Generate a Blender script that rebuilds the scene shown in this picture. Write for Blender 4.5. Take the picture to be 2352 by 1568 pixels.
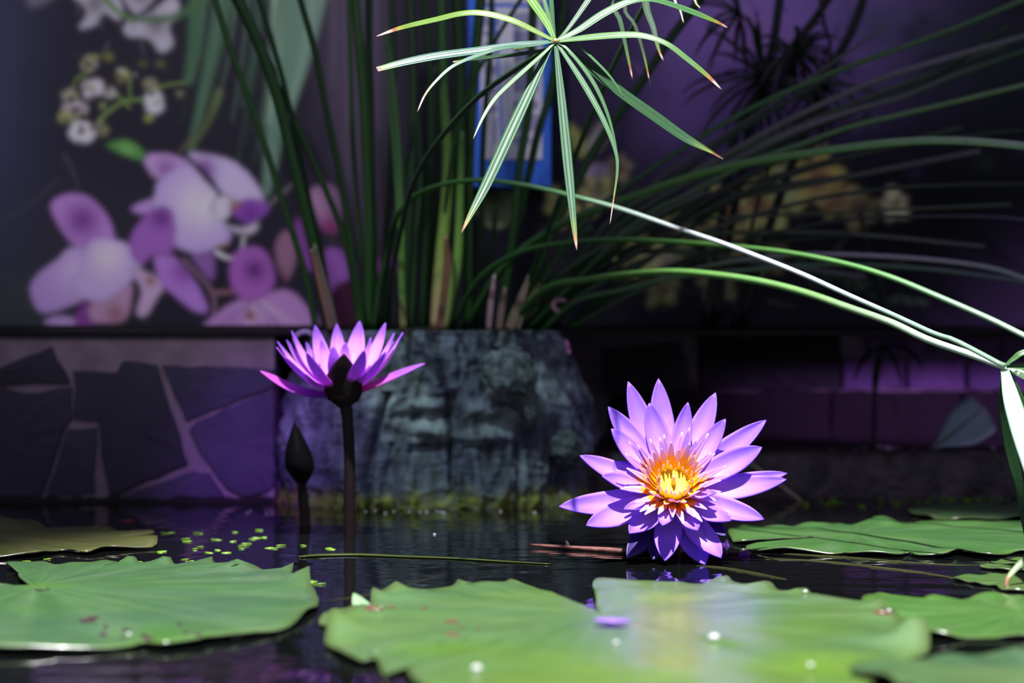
import bpy, bmesh, math, random
import numpy as np
from mathutils import Vector, Matrix, noise

# ------------------------------------------------------------------ camera, world, lights
for o in list(bpy.data.objects):
    bpy.data.objects.remove(o)
scene = bpy.context.scene
COL = scene.collection
FPX = 5227.0      # focal length in pixels of the 2352x1568 frame
CX, HY = 1176.0, 697.0
CH = 0.145        # camera height above the water
K = FPX * CH

cam_d = bpy.data.cameras.new('camera')
cam = bpy.data.objects.new('camera', cam_d)
COL.objects.link(cam)
cam.location = (0, 0, CH)
cam.rotation_euler = (math.pi / 2, 0, 0)
cam_d.sensor_width = 36.0
cam_d.lens = 36.0 * FPX / 2352.0
cam_d.shift_y = -(784 - HY) / 2352.0
cam_d.clip_start = 0.05
cam_d.dof.use_dof = True
cam_d.dof.focus_distance = 1.275
cam_d.dof.aperture_fstop = 6.0
scene.camera = cam

world = bpy.data.worlds.new('world')
scene.world = world
world.use_nodes = True
bg = world.node_tree.nodes['Background']
bg.inputs[0].default_value = (0.72, 0.70, 1.0, 1)
bg.inputs[1].default_value = 0.30


def lamp(name, kind, loc, target, energy, color, size=0.02, cone=30, blend=0.5):
    d = bpy.data.lights.new(name, kind)
    d.energy = energy
    d.color = color
    d.shadow_soft_size = size
    if kind == 'SPOT':
        d.spot_size = math.radians(cone)
        d.spot_blend = blend
    o = bpy.data.objects.new(name, d)
    COL.objects.link(o)
    o.location = loc
    o.rotation_euler = (Vector(target) - Vector(loc)).to_track_quat('-Z', 'Y').to_euler()
    return o


# daylight beam falling steeply through a roof opening onto the pond
lamp('roof_spot', 'SPOT', (0.02, 0.66, 2.6), (0.10, 1.12, 0.0), 1040, (1.0, 0.95, 1.0), 0.03, 20, 0.35)
# unseen cool fill added to bring out the stump's relief
lamp('stump_fill', 'SPOT', (-0.30, 1.10, 1.0), (-0.035, 1.62, 0.050), 26, (0.72, 0.95, 1.0), 0.03, 13, 0.8)
# violet show lamps
lamp('violet_spot_right', 'SPOT', (1.05, 1.10, 0.20), (0.36, 1.92, 0.085), 46, (0.62, 0.30, 1.0), 0.03, 16, 0.7)
# unseen lavender fill added to brighten the orchid mural
lamp('mural_fill', 'SPOT', (-0.45, 0.45, 1.05), (-0.20, 1.78, 0.30), 32, (0.95, 0.88, 1.0), 0.05, 25, 1.0)
lamp('violet_spot_wall', 'SPOT', (-0.10, 1.05, 0.55), (-0.185, 1.66, 0.025), 24.0, (0.42, 0.14, 1.0), 0.03, 11, 0.9)

vs = scene.view_settings
vs.view_transform = 'Standard'
vs.look = 'None'
vs.gamma = 1.0
vs.use_curve_mapping = False
vs.exposure = 0.0

random.seed(7)
R = random.Random(11)


# ------------------------------------------------------------------ helpers
def P(px, py, Y):
    return Vector(((px - CX) / FPX * Y, Y, CH - (py - HY) / FPX * Y))


def Wt(px, py, z=0.0):
    Y = (CH - z) * FPX / (py - HY)
    return Vector(((px - CX) / FPX * Y, Y, z))


def s2l(c):
    c = c / 255.0
    return c / 12.92 if c <= 0.04045 else ((c + 0.055) / 1.055) ** 2.4


def C(r, g, b):
    return (s2l(r), s2l(g), s2l(b))


def mixc(a, b, t):
    t = max(0.0, min(1.0, t))
    return tuple(a[i] + (b[i] - a[i]) * t for i in range(3))


def sstep(a, b, x):
    if abs(b - a) < 1e-6: b = a + 1e-3
    t = max(0.0, min(1.0, (x - a) / (b - a)))
    return t * t * (3 - 2 * t)


def catmull(pts, n, closed=False):
    pts = [tuple(p) for p in pts]
    dim = len(pts[0])
    A = np.array(pts, float)
    m = len(A)
    segs = m if closed else m - 1
    if closed:
        seg_len = np.linalg.norm(np.roll(A, -1, 0) - A, axis=1)
    else:
        seg_len = np.linalg.norm(A[1:] - A[:-1], axis=1)
    cum = np.concatenate([[0], np.cumsum(seg_len)])
    tot = cum[-1]
    out = []
    cnt = n if closed else n - 1
    for i in range(n):
        s = tot * i / cnt
        k = int(min(max(np.searchsorted(cum, s, side='right') - 1, 0), segs - 1))
        t = (s - cum[k]) / max(seg_len[k], 1e-12)
        if closed:
            p0, p1, p2, p3 = A[(k - 1) % m], A[k], A[(k + 1) % m], A[(k + 2) % m]
        else:
            p1, p2 = A[k], A[k + 1]
            p0 = A[k - 1] if k > 0 else 2 * p1 - p2
            p3 = A[k + 2] if k + 2 < m else 2 * p2 - p1
        q = 0.5 * ((2 * p1) + (-p0 + p2) * t + (2 * p0 - 5 * p1 + 4 * p2 - p3) * t * t + (-p0 + 3 * p1 - 3 * p2 + p3) * t ** 3)
        out.append(q)
    return out


ORG = {}


def tag(o, label=None, cat=None, group=None, kind=None):
    if label: o['label'] = label
    if cat: o['category'] = cat
    if group: o['group'] = group
    if kind: o['kind'] = kind
    return o


def empty(name, loc, label, cat, group=None):
    o = bpy.data.objects.new(name, None)
    COL.objects.link(o)
    o.empty_display_size = 0.02
    o.location = loc
    ORG[o.name] = Vector(loc)
    return tag(o, label, cat, group)


def mk(name, verts, faces, mat, parent=None, cols=None, smooth=True, solid=None, origin=None):
    """verts in world space; cols = per-vertex linear rgb"""
    if parent is not None:
        org = ORG[parent.name]
    elif origin is not None:
        org = Vector(origin)
    else:
        a = np.array([tuple(v) for v in verts])
        org = Vector(((a[:, 0].min() + a[:, 0].max()) / 2, (a[:, 1].min() + a[:, 1].max()) / 2, a[:, 2].min()))
    me = bpy.data.meshes.new(name)
    me.from_pydata([(v[0] - org.x, v[1] - org.y, v[2] - org.z) for v in verts], [], faces)
    if cols is not None:
        at = me.color_attributes.new('Col', 'FLOAT_COLOR', 'POINT')
        arr = np.ones((len(verts), 4), np.float32)
        arr[:, :3] = np.array(cols, np.float32)[:, :3]
        at.data.foreach_set('color', arr.ravel())
    me.validate()
    if smooth:
        me.polygons.foreach_set('use_smooth', [True] * len(me.polygons))
    me.materials.append(mat)
    me.update()
    o = bpy.data.objects.new(name, me)
    COL.objects.link(o)
    if parent is not None:
        o.parent = parent
    else:
        o.location = org
    ORG[o.name] = org
    if solid:
        m = o.modifiers.new('thickness', 'SOLIDIFY')
        m.thickness = solid
        m.offset = 0
    return o


def box_vf(x0, x1, y0, y1, z0, z1):
    v = [(x0, y0, z0), (x1, y0, z0), (x1, y1, z0), (x0, y1, z0), (x0, y0, z1), (x1, y0, z1), (x1, y1, z1), (x0, y1, z1)]
    f = [(0, 3, 2, 1), (4, 5, 6, 7), (0, 1, 5, 4), (1, 2, 6, 5), (2, 3, 7, 6), (3, 0, 4, 7)]
    return v, f


def bevel_box(name, x0, x1, y0, y1, z0, z1, mat, parent=None, bev=0.002, cols=None):
    v, f = box_vf(x0, x1, y0, y1, z0, z1)
    o = mk(name, v, f, mat, parent, cols, smooth=False)
    m = o.modifiers.new('bevel', 'BEVEL')
    m.width = bev
    m.segments = 2
    return o


def tube(name, pts, radii, mat, parent=None, cols=None, seg=7, samples=None, tri=0.0, cap=True):
    """pts list of Vector (world); radii list aligned with pts; cols function(t) or None"""
    n = samples or max(8, len(pts) * 4)
    data = [(p[0], p[1], p[2], r) for p, r in zip(pts, radii)]
    q = catmull(data, n)
    verts, vcol = [], []
    prev = None
    for i in range(n):
        c = Vector(q[i][:3])
        a = Vector(q[max(i - 1, 0)][:3])
        b = Vector(q[min(i + 1, n - 1)][:3])
        t = (b - a)
        t = t.normalized() if t.length > 1e-9 else Vector((0, 0, 1))
        if prev is None:
            ref = Vector((0, -1, 0)) if abs(t.y) < 0.9 else Vector((1, 0, 0))
            s = t.cross(ref).normalized()
        else:
            s = prev - t * prev.dot(t)
            s.normalize()
        prev = s
        u = t.cross(s).normalized()
        r = max(q[i][3], 1e-5)
        for k in range(seg):
            an = 2 * math.pi * k / seg
            rr = r * (1 + tri * math.cos(3 * an))
            verts.append(c + s * (math.cos(an) * rr) + u * (math.sin(an) * rr))
            if cols: vcol.append(cols(i / (n - 1)))
    faces = []
    for i in range(n - 1):
        for k in range(seg):
            k2 = (k + 1) % seg
            faces.append((i * seg + k, i * seg + k2, (i + 1) * seg + k2, (i + 1) * seg + k))
    if cap:
        faces.append(tuple(range(seg - 1, -1, -1)))
        faces.append(tuple((n - 1) * seg + k for k in range(seg)))
    return mk(name, verts, faces, mat, parent, vcol if cols else None)


def ribbon(name, pts, widths, mat, parent=None, cols=None, hint=(0, -0.7, 0.7), fold=0.25, thick=0.0005, samples=None):
    """folded strap leaf with thickness; widths full width (m)"""
    n = samples or max(10, len(pts) * 5)
    q = catmull([(p[0], p[1], p[2], w) for p, w in zip(pts, widths)], n)
    hint = Vector(hint).normalized()
    verts, vcol = [], []
    for i in range(n):
        c = Vector(q[i][:3])
        t = (Vector(q[min(i + 1, n - 1)][:3]) - Vector(q[max(i - 1, 0)][:3])).normalized()
        s = t.cross(hint)
        s = s.normalized() if s.length > 1e-4 else Vector((1, 0, 0))
        nn = s.cross(t).normalized()
        if nn.dot(hint) < 0: nn = -nn
        w = max(q[i][3], 1e-5) * 0.5
        prof = [(-1, 0.0), (-0.5, -0.65 * fold), (0, -fold), (0.5, -0.65 * fold), (1, 0.0)]
        for a, d in prof:
            verts.append(c + s * (a * w) + nn * (d * w))
        for a, d in reversed(prof):
            verts.append(c + s * (a * w) + nn * (d * w - thick * (1.0 if abs(a) < 0.9 else 0.3)))
        if cols:
            for k in range(10):
                vcol.append(cols(i / (n - 1), abs([-1, -.5, 0, .5, 1, 1, .5, 0, -.5, -1][k])))
    faces = []
    for i in range(n - 1):
        for k in range(10):
            k2 = (k + 1) % 10
            faces.append((i * 10 + k, i * 10 + k2, (i + 1) * 10 + k2, (i + 1) * 10 + k))
    faces.append(tuple(range(9, -1, -1)))
    faces.append(tuple((n - 1) * 10 + k for k in range(10)))
    return mk(name, verts, faces, mat, parent, vcol if cols else None)


def fbm(p, o=4):
    return noise.fractal(Vector(p), 1.0, 2.0, o)


# ------------------------------------------------------------------ materials
def material(name, color=None, rough=0.5, vcol=False, transl=0.0, var=0.0, vscale=60.0, bump=0.0, bscale=200.0,
             spec=0.5, stretch=None, bdist=0.002, coat=0.0, transmission=0.0, sss=None):
    m = bpy.data.materials.new(name)
    m.use_nodes = True
    nt = m.node_tree
    N, L = nt.nodes, nt.links
    b = N['Principled BSDF']
    out = N['Material Output']
    b.inputs['Roughness'].default_value = rough
    b.inputs['Specular IOR Level'].default_value = spec
    b.inputs['Coat Weight'].default_value = coat
    b.inputs['Coat Roughness'].default_value = 0.12
    b.inputs['Transmission Weight'].default_value = transmission
    if vcol:
        src = N.new('ShaderNodeAttribute')
        src.attribute_name = 'Col'
        c = src.outputs['Color']
    else:
        src = N.new('ShaderNodeRGB')
        src.outputs[0].default_value = (*color, 1)
        c = src.outputs[0]
    tc = N.new('ShaderNodeTexCoord')
    vec = tc.outputs['Object']
    if stretch:
        mp = N.new('ShaderNodeMapping')
        mp.inputs['Scale'].default_value = stretch
        L.new(vec, mp.inputs['Vector'])
        vec = mp.outputs['Vector']
    if var > 0:
        nz = N.new('ShaderNodeTexNoise')
        nz.inputs['Scale'].default_value = vscale
        nz.inputs['Detail'].default_value = 5
        L.new(vec, nz.inputs['Vector'])
        mr = N.new('ShaderNodeMapRange')
        mr.inputs[1].default_value = 0.25
        mr.inputs[2].default_value = 0.75
        mr.inputs[3].default_value = 1 - var
        mr.inputs[4].default_value = 1 + var
        L.new(nz.outputs['Fac'], mr.inputs[0])
        vm = N.new('ShaderNodeVectorMath')
        vm.operation = 'SCALE'
        L.new(c, vm.inputs[0])
        L.new(mr.outputs[0], vm.inputs['Scale'])
        c = vm.outputs[0]
    L.new(c, b.inputs['Base Color'])
    if bump > 0:
        nb = N.new('ShaderNodeTexNoise')
        nb.inputs['Scale'].default_value = bscale
        nb.inputs['Detail'].default_value = 6
        L.new(vec, nb.inputs['Vector'])
        bp = N.new('ShaderNodeBump')
        bp.inputs['Strength'].default_value = bump
        bp.inputs['Distance'].default_value = bdist
        L.new(nb.outputs['Fac'], bp.inputs['Height'])
        L.new(bp.outputs['Normal'], b.inputs['Normal'])
    if transl > 0:
        tr = N.new('ShaderNodeBsdfTranslucent')
        L.new(c, tr.inputs['Color'])
        mx = N.new('ShaderNodeMixShader')
        mx.inputs[0].default_value = transl
        L.new(b.outputs[0], mx.inputs[1])
        L.new(tr.outputs[0], mx.inputs[2])
        L.new(mx.outputs[0], out.inputs['Surface'])
    return m


M = {}
M['stone'] = material('slate_stone', vcol=True, rough=0.75, var=0.25, vscale=30, bump=0.35, bscale=120)
M['mortar'] = material('mortar', C(136, 118, 130), rough=0.95, var=0.3, vscale=50, bump=0.5, bscale=300)
M['black_metal'] = material('black_frame', C(14, 14, 15), rough=0.6, spec=0.2)
M['brick'] = material('brick', vcol=True, rough=0.85, var=0.2, vscale=60, bump=0.3, bscale=250)
M['dark_rock'] = material('dark_rock', C(30, 26, 30), rough=0.9, var=0.5, vscale=40, bump=0.8, bscale=120)
M['kerb'] = material('wet_kerb', C(78, 68, 74), rough=0.6, var=0.8, vscale=70, bump=1.0, bscale=120, bdist=0.006)
M['print'] = material('printed_vinyl', vcol=True, rough=0.45, spec=0.12)
M['stump'] = material('stump_bark', vcol=True, rough=0.8, var=0.55, vscale=60, bump=1.0, bscale=90, bdist=0.006, stretch=(1.6, 1.6, 0.35))
M['sedge'] = material('sedge_stem', vcol=True, rough=0.38, var=0.12, vscale=200, spec=0.38)
M['sedge_leaf'] = material('sedge_leaf', vcol=True, rough=0.36, transl=0.25, var=0.1, vscale=150, spec=0.55)
M['petal'] = material('lily_petal', vcol=True, rough=0.5, transl=0.42, var=0.08, vscale=120, spec=0.3)
M['stamen'] = material('lily_stamen', vcol=True, rough=0.5, transl=0.25, spec=0.3)
M['dark_plant'] = material('dark_sepal', vcol=True, rough=0.45, var=0.15, vscale=150, spec=0.25)
M['pad'] = material('lily_pad', vcol=True, rough=0.27, transl=0.2, var=0.10, vscale=45, bump=0.15, bscale=60, spec=0.6, coat=0.2)
M['wood'] = material('wet_wood', vcol=True, rough=0.6, var=0.3, vscale=150, bump=0.5, bscale=300)
M['stalk'] = material('sunken_stalk', vcol=True, rough=0.75, spec=0.08, var=0.3, vscale=120)
M['duckweed'] = material('duckweed', C(120, 170, 40), rough=0.35, transl=0.2)
M['drop'] = material('water_drop', (0.95, 0.95, 1.0), rough=0.06, transmission=0.35)
M['drop'].node_tree.nodes['Principled BSDF'].inputs['IOR'].default_value = 1.33
M['soil'] = material('dark_soil', C(20, 18, 16), rough=0.95, bump=0.8, bscale=200, var=0.4)
M['blue'] = material('blue_plastic', C(66, 128, 250), rough=0.4, spec=0.3)
M['white'] = material('white_card', C(240, 240, 255), rough=0.5, spec=0.2, var=0.04, vscale=30)
M['ink'] = material('grey_ink', C(176, 176, 214), rough=0.6, spec=0.1)

# water: dark, mirror-like, faint ripples
mw = bpy.data.materials.new('pond_water')
mw.use_nodes = True
nt = mw.node_tree
b = nt.nodes['Principled BSDF']
b.inputs['Base Color'].default_value = (0.0035, 0.0045, 0.004, 1)
b.inputs['Roughness'].default_value = 0.015
b.inputs['IOR'].default_value = 1.33
tc = nt.nodes.new('ShaderNodeTexCoord')
mp = nt.nodes.new('ShaderNodeMapping')
mp.inputs['Scale'].default_value = (9, 22, 1)
nz = nt.nodes.new('ShaderNodeTexNoise')
nz.inputs['Scale'].default_value = 1.6
nz.inputs['Detail'].default_value = 2.5
bp = nt.nodes.new('ShaderNodeBump')
bp.inputs['Strength'].default_value = 0.22
bp.inputs['Distance'].default_value = 0.0035
nt.links.new(tc.outputs['Object'], mp.inputs['Vector'])
nt.links.new(mp.outputs['Vector'], nz.inputs['Vector'])
nt.links.new(nz.outputs['Fac'], bp.inputs['Height'])
nt.links.new(bp.outputs['Normal'], b.inputs['Normal'])
M['water'] = mw

# ------------------------------------------------------------------ setting
WALL_Y = 1.66
MURAL_Y = 1.78
v, f = box_vf(-1.4, 1.4, 0.1, 1.90, -0.04, 0.0)
tag(mk('water', v, f, M['water'], smooth=False), 'dark still pond water with faint ripples', kind='structure')

# left stone wall with crazy paving
X_ST = (630 - CX) / FPX * WALL_Y
ztop = CH - (772 - HY) / FPX * WALL_Y
v, f = box_vf(-1.3, X_ST, WALL_Y, 1.90, -0.04, ztop)
wl = tag(mk('wall_left', v, f, M['mortar'], smooth=False), 'low mortared wall faced with irregular slate slabs', kind='structure')
ORG_wl = ORG[wl.name]


def slab(name, poly, parent, mat, Y, th, col, jit=0.0):
    """a stone slab: polygon in the wall plane (px at depth Y), proud by th, chamfered edge"""
    n = len(poly)
    pts = []
    for i in range(n):
        a, b_ = poly[i], poly[(i + 1) % n]
        m = max(2, int(math.hypot(b_[0] - a[0], b_[1] - a[1]) / 30))
        for k in range(m):
            t = k / m
            w = 3.0 if k else 1.0
            pts.append((a[0] + (b_[0] - a[0]) * t + R.uniform(-w, w), a[1] + (b_[1] - a[1]) * t + R.uniform(-w, w)))
    cx = sum(p[0] for p in pts) / len(pts)
    cy = sum(p[1] for p in pts) / len(pts)
    N_ = len(pts)
    verts, cols = [], []
    for (s, y) in ((1.0, Y + 0.004), (1.0, Y - th * 0.6), (0.97, Y - th), (0.5, Y - th * 1.15)):
        for p in pts:
            q = P(cx + (p[0] - cx) * s, cy + (p[1] - cy) * s, Y)
            verts.append((q.x, y + R.uniform(-jit, jit), q.z))
            cols.append(col)
    q = P(cx, cy, Y)
    verts.append((q.x, Y - th * 1.15, q.z))
    cols.append(col)
    faces = []
    for r in range(3):
        for i in range(N_):
            j = (i + 1) % N_
            faces.append((r * N_ + i, r * N_ + j, (r + 1) * N_ + j, (r + 1) * N_ + i))
    for i in range(N_):
        faces.append((3 * N_ + i, 3 * N_ + (i + 1) % N_, 4 * N_))
    o = mk(name, verts, faces, mat, parent, cols, smooth=False)
    return o


sl = C(56, 52, 70)
sl2 = C(64, 60, 80)
slabs = [
    ([(-30, 855), (120, 795), (162, 880), (10, 885)], C(44, 42, 56)),
    ([(-150, 905), (-10, 870), (20, 893), (70, 903), (166, 887), (167, 962), (148, 990), (98, 1140), (-150, 1150)], sl),
    ([(170, 850), (268, 855), (285, 828), (362, 838), (395, 950), (432, 1065), (300, 1122), (252, 1142), (232, 1040), (226, 965), (171, 962)], C(48, 45, 62)),
    ([(154, 985), (222, 981), (218, 1130), (106, 1140)], C(58, 54, 74)),
    ([(372, 838), (630, 848), (631, 884), (428, 966), (400, 905)], C(58, 54, 76)),
    ([(434, 988), (455, 966), (631, 889), (631, 1112), (612, 1130), (560, 1140), (520, 1122), (460, 1040)], C(66, 58, 84)),
    ([(268, 1142), (440, 1082), (482, 1086), (516, 1137), (505, 1156), (268, 1156)], C(66, 58, 84)),
    ([(-420, 800), (-60, 790), (-40, 880), (-170, 900), (-420, 900)], sl),
    ([(-420, 915), (-165, 915), (-165, 1150), (-420, 1150)], sl2),
]
for poly, c in slabs:
    slab('slab', poly, wl, M['stone'], WALL_Y, 0.0025, c, 0.0003)
# wet waterline debris ridge at the wall foot
def ridge(name, x0, x1, Y, h, mat, parent=None, seed=0, amp=1.0):
    n = 90
    verts, faces = [], []
    for i in range(n):
        x = x0 + (x1 - x0) * i / (n - 1)
        hh = h * (0.55 + amp * abs(fbm((x * 40, seed, 0))))
        d = h * (0.7 + 0.6 * abs(fbm((x * 33, seed + 5, 2))))
        verts += [(x, Y + 0.004, hh), (x, Y - d * .5, hh * 0.8), (x, Y - d, hh * 0.35), (x, Y - d * 1.2, -0.004)]
    for i in range(n - 1):
        for k in range(3):
            faces.append((i * 4 + k, i * 4 + k + 1, (i + 1) * 4 + k + 1, (i + 1) * 4 + k))
    return mk(name, verts, faces, mat, parent)


ridge('algae_fringe', -0.6, X_ST, WALL_Y - 0.002, 0.006, M['soil'], wl, 3)

# right recess: back wall, kerb, brick course
BY = 1.92
zk = CH - (1040 - HY) / FPX * 1.70
v, f = box_vf(-0.30, 1.3, BY, 1.98, -0.04, 0.14)
wb = tag(mk('wall_back', v, f, M['mortar'], smooth=False), 'dark wall at the back of the recess with a brick course', kind='structure')
v, f = box_vf(-0.02, 1.3, 1.70, BY, -0.04, zk)
# kerb with uneven front
nx, ny = 160, 10
verts, faces = [], []
for i in range(nx):
    x = 0.02 + 1.25 * i / (nx - 1)
    prof = [(1.70, -0.03), (1.70, 0.0), (1.70, 0.012), (1.702, 0.024), (1.705, zk - 0.002), (1.712, zk), (1.75, zk + .001), (1.80, zk), (1.86, zk), (BY, zk)]
    for k, (y, z) in enumerate(prof):
        d = fbm((x * 25, z * 60, y * 20)) * 0.004 if 1 <= k <= 8 else 0
        verts.append((x, y + (d if k < 6 else 0), z + (d * 0.35 if 3 <= k < 9 else 0)))
for i in range(nx - 1):
    for k in range(ny - 1):
        faces.append((i * ny + k, (i + 1) * ny + k, (i + 1) * ny + k + 1, i * ny + k + 1))
tag(mk('trim_2', verts, faces, M['kerb']), 'wet dark kerb along the pond edge in front of the recess', kind='structure')
bc = [C(104, 80, 120), C(112, 86, 128), C(98, 76, 116)]
bricks = [(1935, 2075, 822, 893), (2085, 2212, 822, 893), (2222, 2350, 822, 893), (2360, 2500, 822, 893), (2510, 2640, 822, 893),
          (1990, 2130, 775, 815), (2140, 2290, 775, 815), (2300, 2440, 775, 815), (2450, 2590, 775, 815)]
for i, (a, b2, c, d) in enumerate(bricks):
    slab('brick', [(a, c), (b2, c), (b2, d), (a, d)], wb, M['brick'], BY, 0.006, bc[i % 3], 0.0003)
for i, (a, b2, c, d) in enumerate([(1634, 1903, 897, 1030), (1906, 2203, 897, 1030), (2206, 2480, 897, 1030), (1400, 1631, 897, 1030)]):
    slab('slab', [(a, c), (b2, c), (b2, d), (a, d)], wb, M['brick'], BY, 0.004, C(22, 9, 16), 0.0005)
slab('slab', [(1385, 800), (1560, 785), (1600, 895), (1390, 905)], wb, M['stone'], BY, 0.010, C(58, 54, 62), 0.0005)
slab('slab', [(1602, 772), (1931, 772), (1931, 895), (1608, 895)], wb, M['stone'], BY, 0.006, C(20, 18, 22), 0.0005)

v, f = box_vf(-1.3, 1.3, MURAL_Y + .0125, 1.98, 0.12, 0.62)
tag(mk('wall_upper', v, f, M['dark_rock'], smooth=False), 'dark wall carrying the printed mural', kind='structure')
# black frame rail under the mural, running the whole width
zb, zt_ = CH - (772 - HY) / FPX * 1.66, CH - (747 - HY) / FPX * 1.76
bevel_box('trim_1', -1.3, 1.3, 1.655, 1.775, zb, zb + 0.004, M['black_metal'], bev=0.001)
tag(bpy.data.objects['trim_1'], 'black ledge on top of the low wall', kind='structure')
tag(bevel_box('trim_3', -1.3, 1.3, 1.755, 1.80, zb + 0.003, zt_, M['black_metal'], bev=0.002), 'black bottom rail framing the printed mural', kind='structure')

# ------------------------------------------------------------------ mural print (painted onto a fine grid)
STEP = 3.0
MX0, MX1, MY0, MY1 = -420, 2780, -420, 756
gw = int((MX1 - MX0) / STEP) + 1
gh = int((MY1 - MY0) / STEP) + 1
gx = MX0 + np.arange(gw) * STEP
gy = MY0 + np.arange(gh) * STEP
XX, YY = np.meshgrid(gx, gy)
img = np.zeros((gh, gw, 3))


def L3(c):
    return np.array(C(*c))


def pblur(a, s):
    """separable blur, s in px"""
    r = max(1, int(round(3 * s / STEP)))
    k = np.exp(-0.5 * (np.arange(-r, r + 1) * STEP / s) ** 2)
    k /= k.sum()
    a = np.apply_along_axis(lambda m: np.convolve(np.pad(m, r, mode='edge'), k, 'valid'), 0, a)
    return np.apply_along_axis(lambda m: np.convolve(np.pad(m, r, mode='edge'), k, 'valid'), 1, a)


def pwin(x0, x1, y0, y1):
    i0 = max(0, int((x0 - MX0) / STEP)); i1 = min(gw, int((x1 - MX0) / STEP) + 2)
    j0 = max(0, int((y0 - MY0) / STEP)); j1 = min(gh, int((y1 - MY0) / STEP) + 2)
    return i0, i1, j0, j1


def ppoly(pts, col, col2=None, c2=None, r2=60, soft=4, smooth=True, alpha=1.0):
    """filled closed curve; col2 blends in radially around c2"""
    q = np.array(catmull(pts, 60, True)) if smooth else np.array(pts, float)
    pad = max(soft * 4, 30)
    i0, i1, j0, j1 = pwin(q[:, 0].min() - pad, q[:, 0].max() + pad, q[:, 1].min() - pad, q[:, 1].max() + pad)
    if i1 <= i0 or j1 <= j0: return
    X, Y = XX[j0:j1, i0:i1], YY[j0:j1, i0:i1]
    ins = np.zeros(X.shape, bool)
    n = len(q)
    for a in range(n):
        x1, y1 = q[a]; x2, y2 = q[(a + 1) % n]
        if y1 == y2: continue
        cond = ((y1 > Y) != (y2 > Y)) & (X < (x2 - x1) * (Y - y1) / (y2 - y1) + x1)
        ins ^= cond
    m = pblur(ins.astype(float), soft) * alpha
    if alpha == 1.0 and soft == 4 and smooth:
        h_ = (pblur(ins.astype(float), 9) * 0.42)[..., None]
        img[j0:j1, i0:i1] = img[j0:j1, i0:i1] * (1 - h_) + img[j0:j1, i0:i1] * 0.35 * h_
    c = np.broadcast_to(L3(col), X.shape + (3,)).copy()
    edge = np.clip(pblur(ins.astype(float), 10), 0, 1)[..., None]
    c *= 0.80 + 0.20 * edge
    if col2 is not None:
        cc = c2 if c2 is not None else q.mean(0)
        t = np.exp(-((X - cc[0]) ** 2 + (Y - cc[1]) ** 2) / (r2 * r2))[..., None]
        c = c * (1 - t) + L3(col2) * t
    img[j0:j1, i0:i1] = img[j0:j1, i0:i1] * (1 - m[..., None]) + c * m[..., None]


def pline(pts, w0, w1, col, soft=4, alpha=1.0):
    q = np.array(catmull(pts, 40))
    pad = max(w0, w1) + soft * 4
    i0, i1, j0, j1 = pwin(q[:, 0].min() - pad, q[:, 0].max() + pad, q[:, 1].min() - pad, q[:, 1].max() + pad)
    if i1 <= i0 or j1 <= j0: return
    X, Y = XX[j0:j1, i0:i1], YY[j0:j1, i0:i1]
    m = np.zeros(X.shape)
    for a in range(len(q) - 1):
        p, d = q[a], q[a + 1] - q[a]
        t = np.clip(((X - p[0]) * d[0] + (Y - p[1]) * d[1]) / (d @ d + 1e-9), 0, 1)
        dist = np.hypot(X - p[0] - t * d[0], Y - p[1] - t * d[1])
        w = (w0 + (w1 - w0) * (a / len(q))) / 2
        m = np.maximum(m, np.clip((w - dist) / soft + 0.5, 0, 1))
    m *= alpha
    img[j0:j1, i0:i1] = img[j0:j1, i0:i1] * (1 - m[..., None]) + L3(col) * m[..., None]


def pglow(cx, cy, rx, ry, col, a=1.0):
    global img
    m = (a * np.exp(-((XX - cx) / rx) ** 2 - ((YY - cy) / ry) ** 2))[..., None]
    img = img * (1 - m) + L3(col) * m


def cr1(pts): return [(x / 2.01, y / 2.01) for x, y in pts]
def cr2(pts): return [(400 + x / 2.01, y / 2.01) for x, y in pts]


img[:] = L3((29, 26, 40))
pglow(-50, 200, 130, 700, (56, 56, 92), 0.8)
pglow(120, 560, 260, 160, (48, 44, 60), 0.5)
pglow(40, 700, 120, 80, (50, 58, 56), 0.6)
# grey tree trunk and blurred long leaves
pglow(815, 150, 75, 420, (70, 58, 84), 0.9)
for k in range(26):
    x = R.uniform(745, 900)
    pline([(x, -420), (x + R.uniform(-12, 12), R.uniform(50, 600))], R.uniform(4, 14), 3, R.choice([(92, 78, 106), (48, 40, 58), (82, 70, 94)]), 8, 0.35)
for pts, w0, w1, c in [
    ([(930, -200), (900, 180), (870, 370)], 100, 40, (62, 92, 74)), ([(1080, -200), (1010, 120), (930, 480), (880, 690)], 110, 20, (66, 94, 80)),
    ([(1200, -200), (1180, 200), (1120, 480)], 60, 20, (50, 70, 62)), ([(1380, -200), (1330, 300), (1270, 620), (1230, 880)], 230, 30, (96, 122, 116)),
    ([(1480, -200), (1400, 250), (1300, 600)], 140, 20, (104, 126, 122)), ([(1280, -200), (1270, 300), (1240, 560)], 60, 20, (120, 140, 134)),
    ([(1010, 430), (960, 560), (880, 690)], 40, 10, (84, 92, 60)), ([(1100, 0), (1000, 300), (950, 500)], 30, 10, (44, 60, 54)),
    ([(1420, -100), (1380, 200), (1330, 420)], 24, 6, (70, 92, 88))]:
    pline(cr1(pts), w0 / 2, w1 / 2, c, 14, 0.75)
for k in range(14):
    x = R.uniform(450, 720)
    pline([(x + 40, -420), (x, 60), (x - R.uniform(20, 70), R.uniform(180, 400))], R.uniform(6, 16), 3, R.choice([(60, 88, 72), (100, 122, 112), (44, 60, 52)]), 8, 0.4)
# faint twigs
pline(cr1([(0, 1030), (140, 940), (280, 820)]), 6, 4, (62, 58, 68), 5, 0.7)
pline(cr1([(300, 720), (340, 800), (365, 890)]), 14, 4, (56, 54, 72), 5, 0.7)
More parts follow.
